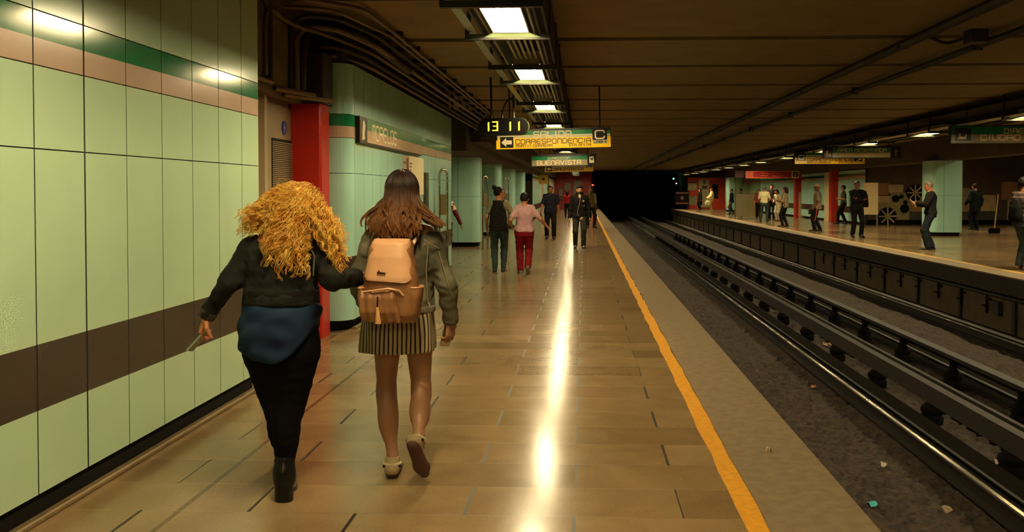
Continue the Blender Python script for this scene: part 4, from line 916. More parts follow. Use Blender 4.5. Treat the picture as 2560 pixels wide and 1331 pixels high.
def person(label,X,Y,H,heading,h=.012,skin='a',top=None,legs=None,shoes=None,hair='short',hairm=None,feet=None,hands=None,hints=None,lean=0.0,female=False,headyaw=0.0,nod=0.0,beard=False,build=1.0,curl=.6,z=0.0,lift=None,twist=0.0):
    s=H/1.70; e=empty('person',(X,Y,z),math.radians(heading)); tag(e,label,'person')
    feet=feet or {}; hands=hands or {}; hints=hints or {}
    fl={'L':V(*(feet.get('L',(-.095,0,.085)))),'R':V(*(feet.get('R',(.095,0,.085))))}
    mid=(fl['L'][1]+fl['R'][1])/2
    drop=.02+.10*abs(fl['L'][1]-fl['R'][1])**1.5
    pel=V(0,mid*.6,.93-drop); R2=rotx(-lean)@rotz(math.radians(twist))
    up=lambda x,y,zz: pel+R2@V(x,y,zz-.93)
    shw=.148 if female else .168
    hip={'L':pel+V(-.088,0,-.02),'R':pel+V(.088,0,-.02)}; sh={'L':up(-shw,0,1.375),'R':up(shw,0,1.375)}
    neck=up(0,-.005,1.44); Rh=R2@rotz(math.radians(headyaw))@rotx(-math.radians(nod)); hc=up(0,.012,1.492)+Rh@V(0,.012,.086)
    knee,ank,elb,wr={}, {}, {}, {}
    for q,sg in (('L',-1),('R',1)):
        knee[q],ank[q]=ik(hip[q],fl[q],.43,.415,(sg*.08,1,0))
        dflt=(sg*.235,.02,.80); t=hands.get(q,dflt); tgt=V(*t); elb[q],wr[q]=ik(sh[q],tgt,.285,.245,hints.get(q,(sg*.5,-1,-.1)))
    S_=lambda p: np.array(p)*s
    allp=np.array([S_(p) for p in list(fl.values())+list(wr.values())+list(elb.values())+list(knee.values())+[hc,pel]])
    lo=allp.min(0)-np.array([.24,.26,.13])*s; hi=allp.max(0)+np.array([.24,.26,.24])*s; lo[2]=min(lo[2],-.02)
    b=build
    def torso(F,off,z0,z1,k=.03,p=2.3):
        prof=[(.80,.155,.115),(.88,.168,.122),(.95,.165,.118),(1.06,.145 if not female else .132,.102),(1.16,.150 if not female else .138,.104),(1.27,.160 if not female else .144,.113 if not female else .118),(1.36,.150 if not female else .134,.095),(1.425,.085,.06)]
        zs=np.linspace(z0,z1,12); P=np.array(prof); secs=[]
        for zz in zs:
            c=up(0,0,zz); hw=np.interp(zz,P[:,0],P[:,1])*b+off; hd=np.interp(zz,P[:,0],P[:,2])*b+off
            secs.append((c[2]*s,c[0]*s,c[1]*s,hw*s,hd*s))
        return F.loft(secs,k,p)
    def arm(F,q,off,end=1.0,k=.03):
        F.cone(S_(up((-1 if q=='L' else 1)*.09,0,1.395)),(.044+off)*s,S_(sh[q]),(.043*b+off)*s,k)
        F.cone(S_(sh[q]),(.043*b+off)*s,S_(elb[q] if end>.5 else sh[q]+(elb[q]-sh[q])*end*2),(.041+off)*s,k)
        if end>.5: F.cone(S_(elb[q]),(.042+off)*s,S_(elb[q]+(wr[q]-elb[q])*(end-.5)*2),(.029+off)*s,k)
    def leg(F,q,off,flare=0.0,end=1.0,k=.03):
        F.cone(S_(hip[q]),(.086*b+off)*s,S_(knee[q]),(.054+off+flare*.5)*s,k)
        a=knee[q]+(ank[q]-knee[q])*end; F.cone(S_(knee[q]),(.054+off+flare*.5)*s,S_(a),(.036+off+flare)*s,k)
        m=knee[q]*.68+ank[q]*.32; F.ell(S_(m+V(0,-.018,0)),((.042+off)*s,(.045+off)*s,.11*s),None,k)
    # body
    F=Field(lo,hi,h); head(F,S_(hc),Rh,s*1.06); F.cone(S_(neck+V(0,-.01,-.03)),.058*s,S_(hc+Rh@V(0,-.02,-.06)),.052*s,.03)
    torso(F,-.006,.86,1.42); F.cone(S_(sh['L']),.042*s,S_(sh['R']),.042*s,.04)
    for q in 'LR':
        arm(F,q,-.002); leg(F,q,-.004)
        d=wr[q]-elb[q]; sg=-1 if q=='L' else 1; n=V(-sg,0,0) if abs(nrm(d)[0])<.8 else V(0,0,1)
        hand(F,S_(wr[q]),d,n,(0,1,.2),curl,s,k=min(.004,h*.4))
        F.cone(S_(ank[q]),.034*s,S_(ank[q]+V(0,.07,-.03)),.03*s,.02)
    fobj(F,'body',[SKIN[skin],EYEM,LIPM,BEARD if beard else BROW],e,1,face_region(S_(hc),Rh,s*1.06,beard))
    # legs
    if legs:
        kind,m=legs[0],legs[1]; G=Field(lo,hi,h); torso(G,.008,.815,.995)
        if kind=='trousers':
            for q in 'LR': leg(G,q,.012,legs[2] if len(legs)>2 else .012,.97)
            G.folds(.004*s,.10,5,int(X*10)&255)
        elif kind=='skirt':
            z0=legs[2]; c=pel; G.loft([(z0*s,0,c[1]*s,.20*s,.16*s),(.95*s,0,c[1]*s,.17*s,.125*s)],.03)
        fobj(G,'trousers' if kind=='trousers' else 'skirt',[m],e,2)
    # top
    if top:
        m=top[0]; sleeve=top[1]; hem=top[2]; off=top[3] if len(top)>3 else .011
        G=Field(lo,hi,h); torso(G,off,hem,1.425); G.cone(S_(up(-.08,0,1.39)),(.044+off)*s,S_(up(.08,0,1.39)),(.044+off)*s,.04)
        for q in 'LR': arm(G,q,off,sleeve)
        G.folds(.005*s,.12,6,int(Y*10)&255)
        c=S_(neck+V(0,.02,.035)); G.cut(lambda x,y,zz: (.060*s-np.sqrt((x-c[0])**2+(y-c[1])**2+ (np.minimum(zz-c[2],0)*1.2)**2)))
        name='jacket' if sleeve>.7 else 'shirt'
        fobj(G,name,[m],e,2)
    # hair
    if hair!='none':
        hm=hairm or HAIRK; G=Field(S_(hc)-.28,S_(hc)+.28,min(h,.011)); HC_=S_(hc); hs=s*1.06; L=lambda x,y,zz: HC_+hs*(Rh@V(x,y,zz))
        if hair in('short','bun','long','bob'):
            G.ell(L(0,-.014,.024),(.083*hs,.101*hs,.100*hs),Rh,.01)
            if hair in('long','bob'): 
                G.chain([L(0,-.06,.02),L(0,-.075,-.06),L(0,-.085,-.13 if hair=='bob' else -.22)],[.085*hs,.078*hs,.055*hs],.03)
            q0=HC_
            def keep(x,y,zz):
                a=(x-q0[0])*Rh[0,0]+(y-q0[1])*Rh[1,0]+(zz-q0[2])*Rh[2,0]; bq=(x-q0[0])*Rh[0,1]+(y-q0[1])*Rh[1,1]+(zz-q0[2])*Rh[2,1]; cq=(x-q0[0])*Rh[0,2]+(y-q0[1])*Rh[1,2]+(zz-q0[2])*Rh[2,2]
                face=np.maximum(.02*hs-bq, cq-.058*hs); face=np.minimum(-1e9,0)+0*cq if False else np.minimum(bq-.022*hs, .062*hs-cq)
                low=(-.05*hs-cq) if hair in('short','bun') else (-.5-cq)
                return np.maximum(face,np.minimum(low, bq+.5))
            G.cut(keep)
            if hair=='bun': G.ell(L(0,-.105,.105),(.046*hs,.046*hs,.044*hs),Rh,.006)
            G.folds(.0025,.03,4,3)
            fobj(G,'hair',[hm],e,1)
        elif hair in('cap','beanie','hood'):
            G.ell(L(0,-.01,.035),(.085*hs,.103*hs,.092*hs),Rh,.01); q0=L(0,0,.03); G.plane(q0,-(Rh@V(0,-.15,1)))
            if hair=='cap': G.cone(L(-.03,.10,.035),.012*hs,L(-.03,.155,.025),.010*hs,.02,flat=(Rh@V(0,0,1),2)).cone(L(.03,.10,.035),.012*hs,L(.03,.155,.025),.010*hs,.02,flat=(Rh@V(0,0,1),2))
            fobj(G,'cap' if hair=='cap' else 'hat',[hm],e,1)
            if hair=='hood':
                G=Field(S_(hc)-.28,S_(hc)+.28,min(h,.011)); G.chain([L(-.07,-.045,-.085),L(0,-.09,-.07),L(.07,-.045,-.085)],[.030*hs]*3,.02); fobj(G,'hood',[hm],e,1)
    # shoes
    sm,so=(shoes or (mat('shoe black',(18,14,12),.4),mat('sole dark',(30,24,20),.7)))
    for q in 'LR':
        p=(lift or {}).get(q,0.0); sg=-1 if q=='L' else 1; fd=V(sg*.12,math.cos(p),-math.sin(p)); u=V(0,math.sin(p),math.cos(p))
        shoe(e,S_(ank[q]),fd,u,s,sm,so,min(h,.010))
    e['_j']=0; del e['_j']
    return e,dict(S=S_,neck=neck,pel=pel,up=up,wr=wr,elb=elb,sh=sh,hc=hc,Rh=Rh,s=s,e=e)
def toworld(e,p): return np.array((Matrix.Translation(e.location)@e.rotation_euler.to_matrix().to_4x4())@Vector(p))

CL=lambda n,rgb,**k: mat(n,rgb,k.pop('rough',.85),var=k.pop('var',.15),vscale=k.pop('vscale',18),bump=.3*k.pop('bump',.2),bscale=k.pop('bscale',200),spec=k.pop('spec',.15),**k)
# ---- people on the near platform, further off
def at(px,py): p=WZ(px,py,0); return p.x,p.y
def backpack_small(e,J,m,label,x=0,y=-.19,w=.15,hh=.24,zc=1.17,dep=.075,name='backpack',strapm=None):
    s=J['s']; o=empty(name,e.location,e.rotation_euler.z); tag(o,label,'bag')
    c=J['up'](x,y,zc)*s; F=Field(c-.4*s,c+.4*s,.012)
    F.loft([(c[2]-hh*s,c[0],c[1],w*s,dep*s),(c[2]-.6*hh*s,c[0],c[1]-.01,w*1.05*s,dep*1.15*s),(c[2]+.3*hh*s,c[0],c[1],w*.9*s,dep*s),(c[2]+hh*s,c[0],c[1]+.02,w*.42*s,dep*.6*s)],.03,2.6)
    fobj(F,'body',[m],o,2)
    for q in (-1,1):
        pts=bend([J['up'](x+q*w*.5,y+.05,zc+hh*.8)*s,J['up'](q*.10,-.05,1.455)*s,J['up'](q*.115,.11,1.37)*s,J['up'](q*.13,.135,1.2)*s,J['up'](q*.16,.0,1.06)*s,J['up'](x+q*w*.7,y+.03,zc-hh*.7)*s],.08*s)
        MB().tube(pts,.014*s,6).build('strap',[strapm or m],o,True)
    return o
x,y=at(1247,682)
e1,J1=person('woman with dark hair bun walking away beside the woman in red trousers',x,y,1.66,2,h=.0095,skin='a',top=(CL('tee grey olive',(122,114,84)),.34,.93),legs=('trousers',CL('jeans dark teal',(50,62,62),bump=.3),.004),hair='bun',female=True,feet={'L':(-.075,-.03,.085),'R':(.085,.08,.085)},headyaw=-62,hands={'R':(.22,.16,.98),'L':(-.235,.05,.86)},hints={'R':(.6,-.8,-.3)},shoes=(mat('sneaker dark',(28,24,24),.6),mat('sneaker white sole',(190,170,140),.6)),build=1.02)
SPK=mat('speckled black fabric',(22,18,18),.9,rgb2=(26,22,22),spec=.1); nt=SPK.node_tree; vo=nt.nodes.new('ShaderNodeTexVoronoi'); vo.inputs['Scale'].default_value=42; tcn=nt.nodes.new('ShaderNodeTexCoord'); nt.links.new(tcn.outputs['Object'],vo.inputs['Vector'])
cr=nt.nodes.new('ShaderNodeValToRGB'); cr.color_ramp.elements[0].position=.10; cr.color_ramp.elements[0].color=(.30,.22,.16,1); cr.color_ramp.elements[1].position=.17; cr.color_ramp.elements[1].color=(.008,.006,.006,1); nt.links.new(vo.outputs['Distance'],cr.inputs['Fac']); nt.links.new(cr.outputs['Color'],nt.nodes['Principled BSDF'].inputs['Base Color'])
backpack_small(e1,J1,SPK,'black backpack with light speckles worn by the woman with the bun',w=.165,hh=.29,zc=1.15,dep=.085)
s=J1['s']; gl_=MB(); 
for q in (-1,1): gl_.tube([tuple(J1['S'](J1['hc'])+s*(J1['Rh']@V(q*.032+.022*math.cos(t),.088,.008+.018*math.sin(t)))) for t in np.linspace(0,2*PI,13)],.002,5)
gl_.tube([tuple(J1['S'](J1['hc'])+s*(J1['Rh']@V(-.055,.085,.01))),tuple(J1['S'](J1['hc'])+s*(J1['Rh']@V(-.08,0,.01)))],.002,5).tube([tuple(J1['S'](J1['hc'])+s*(J1['Rh']@V(.055,.085,.01))),tuple(J1['S'](J1['hc'])+s*(J1['Rh']@V(.08,0,.01)))],.002,5)
gl_.build('glasses',[BLK],e1)
x,y=at(1311,686)
e2,J2=person('short-haired woman in pink T-shirt and dark red trousers walking away',x,y,1.55,4,h=.0095,skin='a',top=(CL('tee dusty pink',(190,146,150),var=.06),.34,.90,.02),legs=('trousers',CL('trousers crimson',(122,18,26),bump=.3),.022),hair='short',female=True,feet={'L':(-.08,.12,.085),'R':(.07,-.06,.16)},lift={'R':.75},headyaw=-8,hands={'R':(.46,.14,.99),'L':(-.27,.12,1.0)},hints={'R':(.1,-1,-.2),'L':(-.4,-.9,-.3)},shoes=(mat('shoe grey brown',(110,92,72),.6),mat('sole taupe',(120,98,78),.7)),build=1.12)
x,y=at(1376,598)
e3,J3=person('man in navy short-sleeved shirt and black trousers walking towards the viewer',x,y,1.77,182,h=.012,skin='b',top=(CL('shirt navy',(26,25,36),var=.1),.40,.86,.02),legs=('trousers',CL('trousers black',(20,17,16)),.02),hair='short',hairm=HAIRK,feet={'L':(-.11,.12,.085),'R':(.11,-.10,.10)},lift={'R':.3},hands={'L':(-.27,-.02,.82),'R':(.30,.16,.86)},headyaw=-12,build=1.08,beard=False)
x,y=at(1449,622)
e4,J4=person('bearded man in black hooded jacket with white earphone wire walking towards the viewer',x,y,1.75,181,h=.0105,skin='c',top=(CL('jacket black',(21,18,16),var=.2),.97,.84,.024),legs=('trousers',CL('jeans grey green',(48,48,38),bump=.3),.014),hair='hood',hairm=CL('hood black',(30,24,22)),beard=True,feet={'L':(-.10,.16,.085),'R':(.11,-.10,.09)},lift={'R':.15},hands={'L':(-.27,.06,.82),'R':(.27,.02,.80)},shoes=(mat('sneaker black',(22,18,16),.6),mat('sneaker white edge',(190,174,140),.6)),build=1.04)
s=J4['s']; U=lambda x,y,z: tuple(J4['up'](x,y,z)*s)
MB().tube(bend([U(-.05,.11,1.46),U(-.015,.135,1.40),U(.0,.15,1.25),U(.05,.155,1.05),U(.06,.15,.93),U(.02,.15,.90)],.05),.004,5).build('earphone_wire',[mat('wire white',(210,196,160),.5)],e4,True)
F=Field(np.array(U(0,.1,1.38))-.12,np.array(U(0,.1,1.38))+.14,.01); F.ell(U(0,.088,1.40),(.035*s,.03*s,.07*s),None,.01); fobj(F,'shirt_front',[mat('shirt white',(214,186,140),.7)],e4,1)
F=Field(np.array(U(0,.1,.84))-.2,np.array(U(0,.1,.84))+.2,.01); F.loft([(U(0,0,.80)[2],U(-.05,0,0)[0],U(0,.055,.82)[1],.08*s,.085*s),(U(0,0,.87)[2],U(-.05,0,0)[0],U(0,.055,.85)[1],.10*s,.09*s)],.01); fobj(F,'shirt_hem',[_M['shirt white']],e4,1)
for (ex,ez,ew,eh,mi) in ((-.095,1.29,.028,.028,0),(-.055,1.17,.008,.028,1),(-.115,1.17,.008,.028,2)):
    c=U(ex,.150 if ez>1.2 else .148,ez); mb=MB(); mb.prism([(c[0]+ew*math.cos(t),c[2]+eh*math.sin(t)) for t in np.linspace(0,2*PI,13)[:-1]],c[1]-.01,c[1]+.012,FY); mb.build('emblem',[[mat('emblem pale',(176,150,88),.6),mat('emblem red',(160,40,34),.6),mat('emblem grey',(150,140,110),.6)][mi]],e4)
wl=toworld(e4,J4['wr']['R']*s); tag(MB().tube([(wl[0]-.01,wl[1]-.03,wl[2]-.08),(wl[0]-.03,wl[1]-.035,wl[2]-.2),(wl[0]-.01,wl[1]-.035,wl[2]-.27),(wl[0]+.01,wl[1]-.03,wl[2]-.2),(wl[0]+.0,wl[1]-.03,wl[2]-.09)],.006,5).build('wrist_strap',[BLK],None,True),'thin dark strap hanging from the hand of the man in the black jacket','strap')
x,y=at(1477,570)
e5,J5=person('man in olive jacket with pale shoulder bag half hidden behind the man in black',x,y,1.78,205,h=.013,skin='b',top=(CL('jacket olive',(86,70,40)),.97,.86,.022),legs=('trousers',CL('trousers dark brown',(30,24,22)),.015),hair='short',feet={'L':(-.1,.1,.085),'R':(.1,-.12,.085)},headyaw=-40)
backpack_small(e5,J5,CL('bag pale khaki',(140,124,84)),'pale khaki bag on the shoulder of the man in olive behind',x=-.16,y=.0,w=.09,hh=.2,zc=1.22,dep=.10,name='shoulder_bag')
x,y=at(1418,546)
e6,J6=person('person in red top with dark hair far along the near platform',x,y,1.62,0,h=.014,skin='b',top=(CL('top red',(128,14,20)),.5,.92,.02),legs=('trousers',CL('jeans navy dark',(28,28,36)),.012),hair='long',female=True)
e7,J7=person('person with swinging maroon sleeve half hidden by the end of the mint wall',-3.06,19.2,1.60,8,h=.011,skin='b',top=(mat('blouse pale pink print',(206,160,138),.8,rgb2=(226,196,170),vscale=30),.3,.92,.02),legs=('trousers',CL('trousers dark maroon',(60,34,30)),.012),hair='long',female=True,hands={'R':(.40,-.16,.85),'L':(-.25,.1,.85)},hints={'R':(.3,-1,0)})
s=J7['s']; F=Field(np.minimum(J7['S'](J7['sh']['R']),J7['S'](J7['wr']['R']))-.2,np.maximum(J7['S'](J7['sh']['R']),J7['S'](J7['wr']['R']))+.2,.011); F.chain([J7['S'](J7['sh']['R']),J7['S'](J7['elb']['R']),J7['S'](J7['wr']['R'])],[.068*s,.054*s,.042*s],.03); fobj(F,'sleeve',[CL('sleeve maroon',(92,34,30))],e7,2)

# ---- people across the tracks
def opp(label,px,py,H,heading,**k):
    p=WZ(px,py,0); return person(label,p.x,p.y,H*1.055,heading,h=k.pop('h',.014),**k)
TB=CL('trousers black far',(20,17,17)); JK=CL('jacket dark far',(26,23,22)); JN=CL('jeans blue grey far',(56,62,60)); SHW=mat('shoe white far',(190,180,130),.6); 
opp('person in long dark coat standing before the cream door across the tracks',1750,525,1.70,110,top=(CL('coat black',(18,17,20)),.97,.42,.03),legs=('trousers',TB),hair='bob',female=True,build=1.05)
eA,JA=opp('person in white top and pale green trousers holding a bag before the red wall',1779,529,1.74,95,top=(CL('top white far',(222,196,140),var=.05),.97,.90,.03),legs=('trousers',CL('trousers lime pale',(168,164,86))),hair='bob',hairm=HAIRB,female=True,hands={'L':(-.16,.30,.95),'R':(.2,.30,.95)},shoes=(SHW,SHW))
def hung_bag(e,J,q,m,label,w=.16,hh=.2,name='carrier_bag',dz=.1,dy=.02):
    s=J['s']; c=toworld(e,(J['wr'][q]+V(0,dy,-dz))*s); o=empty(name,tuple(c)); tag(o,label,'bag')
    F=Field(np.array([-.35,-.35,-.7]),np.array([.35,.35,.2]),.014); F.loft([(-hh*2,0,0,w,.10),(-hh,0,0,w*1.0,.11),(-.05,0,0,w*.45,.05)],.02,2.5); F.folds(.01,.1,4,2); fobj(F,'body',[m],o,2)
    MB().tube([(-.03,0,-.08),(-.02,0,.05),(.02,0,.05),(.03,0,-.08)],.008,5).build('handle',[m],o,True); return o
hung_bag(eA,JA,'L',mat('bag cream',(206,192,140),.6),'cream carrier bag held by the person in white before the red wall',.22,.22)
eB,JB=opp('person in black jacket with white bag walking past the end of the booth',1829,536,1.66,100,top=(JK,.97,.80,.022),legs=('trousers',CL('jeans slate',(58,60,58))),hair='short',hands={'L':(-.2,.2,.85),'R':(.25,.05,.85)},female=True,feet={'L':(-.08,.15,.085),'R':(.08,-.15,.085)})
hung_bag(eB,JB,'R',mat('bag white',(226,206,156),.6),'white bag carried by the person in black beside the booth',.17,.17)
opp('dark-haired person in black seen through the glass of the booth',1851,541,1.68,60,top=(JK,.97,.85),legs=('trousers',TB),hair='short')
opp('person in red brown top behind the man in the white shirt',1896,548,1.60,180,top=(CL('top red brown',(122,56,40)),.5,.9),legs=('trousers',TB),hair='long',hairm=HAIRB,female=True,skin='a')
opp('man in white shirt and blue grey jeans seen from behind across the tracks',1910,556,1.74,-15,top=(CL('shirt cream white',(214,202,150),var=.05),.36,.92,.02),legs=('trousers',JN,.01),hair='short',hairm=HAIRG,feet={'L':(-.16,.02,.085),'R':(.14,-.02,.085)},hands={'L':(-.16,.22,1.02),'R':(.2,.22,1.0)})
opp('tall man in dark jacket standing just behind the white-shirted man',1929,552,1.83,160,top=(CL('jacket dark brown far',(40,28,24)),.97,.84),legs=('trousers',TB),hair='short',hands={'R':(.1,.28,1.05),'L':(-.1,.28,1.0)})
eC,JC=opp('stooping woman with black bag and pale trousers in the queue across the tracks',1946,553,1.60,130,top=(CL('top cream pink',(222,206,164)),.97,.9),legs=('trousers',CL('trousers beige',(196,182,150)),.02),hair='bob',lean=.25,female=True,hands={'L':(-.12,.28,1.05),'R':(.12,.30,1.0)},shoes=(mat('shoe maroon',(92,34,26),.5),BLK))
backpack_small(eC,JC,JK,'big black shoulder bag of the stooping woman in the queue',x=.14,y=-.02,w=.16,hh=.15,zc=.95,dep=.12,name='shoulder_bag')
opp('woman in grey brown jacket and black trousers at the near end of the queue',1963,567,1.68,65,top=(CL('jacket grey brown',(124,106,78)),.97,.82,.025),legs=('trousers',TB,.008),hair='bob',female=True,hands={'L':(-.1,.28,1.1),'R':(.12,.28,1.1)},feet={'L':(-.06,.1,.085),'R':(.07,-.06,.085)})
eD,JD=opp('man in baseball cap and grey shirt with red-striped dark trousers',2043,578,1.78,80,top=(CL('shirt grey beige',(150,134,106)),.40,.80,.03),legs=('trousers',CL('trousers dark slate',(26,26,30)),.02),hair='cap',hairm=CL('cap cream',(196,180,130)),skin='b',feet={'L':(-.12,.10,.085),'R':(.12,-.1,.085)},hands={'L':(-.2,.12,.86),'R':(.2,.1,.9)})
s=JD['s']; 
def stripe_leg(e,J,q,sg):
    pass
kn=JD['up'](0,0,.93); MB().tube([tuple(s*(JD['pel']+V(-.19,.03,-.12))),tuple(s*(JD['pel']+V(-.20,.05,-.30))),tuple(s*(JD['pel']+V(-.20,.10,-.52)))],.02*s,6).build('stripe',[mat('stripe red',(190,54,30),.6)],eD,True)
hung_bag(eD,JD,'R',CL('bag grey dark',(58,54,44)),'dark grey bag at the hip of the man in the cap',.18,.17,'shoulder_bag',.0)
opp('man in grey shirt leaning by the cream pier looking along the platform',2114,560,1.79,75,top=(CL('shirt slate',(74,70,62)),.45,.88),legs=('trousers',TB),hair='short',feet={'L':(-.08,.32,.085),'R':(.1,-.02,.085)},hands={'L':(-.15,.28,1.08),'R':(.15,.3,1.06)},skin='a')
eE,JE=opp('man in black top with folded arms and backpack over one shoulder',2141,594,1.82,185,h=.012,top=(CL('top black',(22,19,18)),.97,.90,.02),legs=('trousers',TB,.016),hair='short',skin='b',hands={'L':(.08,.20,1.15),'R':(-.08,.22,1.12)},hints={'L':(-1,-.1,-.6),'R':(1,-.1,-.6)},feet={'L':(-.13,.03,.085),'R':(.12,0,.085)},build=1.06)
backpack_small(eE,JE,CL('backpack black',(13,12,12)),'round black backpack on the shoulder of the man with folded arms',x=-.22,y=-.06,w=.14,hh=.25,zc=1.17,dep=.13)
eF,JF=opp('grey-haired man in black jacket reading papers beside the blue green column',2327,626,1.76,78,h=.0105,top=(CL('jacket black man',(23,19,20)),.97,.90,.024),legs=('trousers',CL('jeans dark blue',(30,36,42),bump=.3),.026),hair='short',hairm=HAIRG,skin='a',nod=22,hands={'L':(-.05,.33,1.13),'R':(.12,.30,1.10)},hints={'L':(-.8,-.4,-.8),'R':(.8,-.4,-.8)},feet={'L':(-.08,.08,.085),'R':(.09,-.04,.085)},shoes=(mat('shoe dark pale sole',(24,20,18),.5),mat('sole pale edge',(160,140,100),.6)))
s=JF['s']; w_=toworld(eF,(JF['wr']['R']+V(-.05,.10,.03))*s); pp=empty('paper_sheets',tuple(w_)); tag(pp,'white paper held by the man reading across the tracks','paper'); pp.rotation_euler=(.9,.2,1.3)
MB().box(-.11,.11,-.13,.13,-.004,.004).build('sheet',[mat('paper white',(228,214,168),.6)],pp)
MB().lathe([(.088*s,0),(.07*s,.02)],tuple(JF['S'](JF['neck']+V(0,.0,.0))),12).build('collar',[mat('collar white',(210,196,150),.7)],eF,True)
MB().box(*(lambda c:(c[0]-.02,c[0]+.02,c[1]-.14,c[1]+.14,c[2]-.012,c[2]+.012))(JF['up'](.19,.0,.905)*s)).build('shirt_hem',[_M['collar white']],eF)
opp('shadowy person in dark clothes standing in the dim hall behind the column',2437,576,1.80,20,top=(CL('jacket navy dim',(20,26,30)),.97,.7,.03),legs=('trousers',CL('trousers navy dim',(18,22,24)),.03),hair='short',hands={'L':(-.2,.22,.95),'R':(.24,.0,.85)})
PL=mat('plaid dark red',(44,22,22),.85); nt=PL.node_tree; wv=nt.nodes.new('ShaderNodeTexWave'); wv.bands_direction='Z'; wv.inputs['Scale'].default_value=3.6; tcn=nt.nodes.new('ShaderNodeTexCoord'); nt.links.new(tcn.outputs['Object'],wv.inputs['Vector']); cr=nt.nodes.new('ShaderNodeValToRGB'); cr.color_ramp.elements[0].position=.80; cr.color_ramp.elements[0].color=(.022,.01,.01,1); cr.color_ramp.elements[1].position=.93; cr.color_ramp.elements[1].color=(.16,.09,.07,1); nt.links.new(wv.outputs['Fac'],cr.inputs['Fac']); nt.links.new(cr.outputs['Color'],nt.nodes['Principled BSDF'].inputs['Base Color'])
eG,JG=opp('person in dark red striped shirt with black backpack at the edge of the view',2557,676,1.76,-70,h=.0105,top=(PL,.40,.88,.024),legs=('trousers',CL('jeans faded blue',(58,66,66),bump=.3),.018),hair='short',hairm=HAIRK,skin='b',shoes=(mat('boot tan',(120,76,44),.6),mat('boot sole',(60,40,28),.7)),hands={'L':(-.2,.16,.92),'R':(.22,.14,.9)},build=1.1)
backpack_small(eG,JG,_M['backpack black'],'black backpack of the person in the striped shirt',w=.13,hh=.20,zc=1.09,dep=.07,y=-.175)
# ================================================================ the two girls in front
def secs_px(rows, Y, base):
    """rows of (py, x_left, x_right, half_depth, depth_shift) -> loft sections in local coordinates"""
    out=[]
    for py,xl,xr,hd,dy in rows:
        a=W(xl,py,Y+dy); b=W(xr,py,Y+dy); out.append((a.z-base[2],(a.x+b.x)/2-base[0],Y+dy-base[1],(b.x-a.x)/2,hd))
    return out
DEN=mat('denim grey black',(62,60,50),.85,rgb2=(112,106,84),vscale=6,bump=.06,bscale=260,vdetail=9,spec=.2)
DEND=mat('denim near black',(24,23,22),.85,rgb2=(40,38,34),vscale=9,bump=.06,bscale=260,vdetail=8,spec=.15)
# ---------------------------------------------- girl with brown hair
YR=4.75; bR=W(990,1195,YR); bR.z=0
gR=empty('person',bR); tag(gR,'young woman with long brown hair, grey denim jacket and striped skirt walking away','person')
J=lambda px,py,dy=0.0: np.array(W(px,py,YR+dy)-bR)
h=.007; lo=V(-.46,-.50,-.03); hi=V(.46,.52,1.74)
HR=rotz(.05)@rotx(-.05); hcR=J(1004,482,.03)
F=Field(lo,hi,h); head(F,hcR,HR,.95); F.cone(J(1003,575,.0),.052,hcR+HR@V(0,-.02,-.06),.046,.03)
F.chain([J(948,588),J(1003,568),J(1066,580)],[.04,.05,.042],.04)
F.loft(secs_px([(590,950,1060,.07,0),(640,930,1070,.105,0),(700,935,1062,.10,0),(760,925,1070,.105,0),(830,914,1078,.12,0),(870,920,1078,.11,0)],YR,bR),.03)
hipL,kneL,ankL=J(968,868,0),J(966,985,.05),J(982,1143,-.02)
hipR,kneR,ankR=J(1048,868,0),J(1053,985,.02),J(1046,1092,-.20)
for a,b,c,q in ((hipL,kneL,ankL,-1),(hipR,kneR,ankR,1)):
    F.cone(a,.073,b+V(0,0,.03),.050,.03); F.cone(b+V(0,0,.03),.050,b-V(0,0,.02),.049,.03); F.cone(b-V(0,0,.02),.048,c,.030,.03); m=b*.66+c*.34; F.ell(m+V(0,-.012,0),(.053,.056,.125),None,.04)
F.cone(ankL,.030,ankL+V(0,.06,-.03),.026,.02); F.cone(ankR,.028,ankR+V(.015,.03,-.05),.018,.02)
shL,elL,wrL=J(930,606),J(893,708,-.02),J(918,770,.20); shR,elR,wrR=J(1083,606),J(1118,716,-.02),J(1126,802,.05)
F.chain([shR,elR,wrR],[.045,.038,.026],.02).chain([shL,elL,wrL],[.045,.038,.026],.02)
P0,Q0=F.mesh(); P0=relax(P0,Q0,2)
FH=Field(wrR-.16,wrR+V(.12,.16,.06),.0032); FH.cone(wrR+V(-.002,0,.05),.026,wrR,.025,.01); hand(FH,wrR,V(-.02,.05,-1),V(-.85,.5,0),V(-.2,.9,0),.85,.95); P1,Q1=FH.mesh(); P1=relax(P1,Q1,1)
FH=Field(wrL-.05,wrL+V(.14,.2,.12),.004); hand(FH,wrL,V(.3,.8,.15),V(.8,-.3,0),V(0,0,1),.7,.95); P2,Q2=FH.mesh()
mi=face_region(hcR,HR,.95)(P0[Q0].mean(1))
Qa=np.concatenate([Q0,Q1+len(P0),Q2+len(P0)+len(P1)]); Pa=np.concatenate([P0,P1,P2]); mi=np.concatenate([mi,np.zeros(len(Q1)+len(Q2),int)])
LEGSK=mat('skin girl tan',(150,106,74),.5)
npmesh('body',Pa,Qa,[LEGSK,EYEM,LIPM,BROW],gR,True,mi)
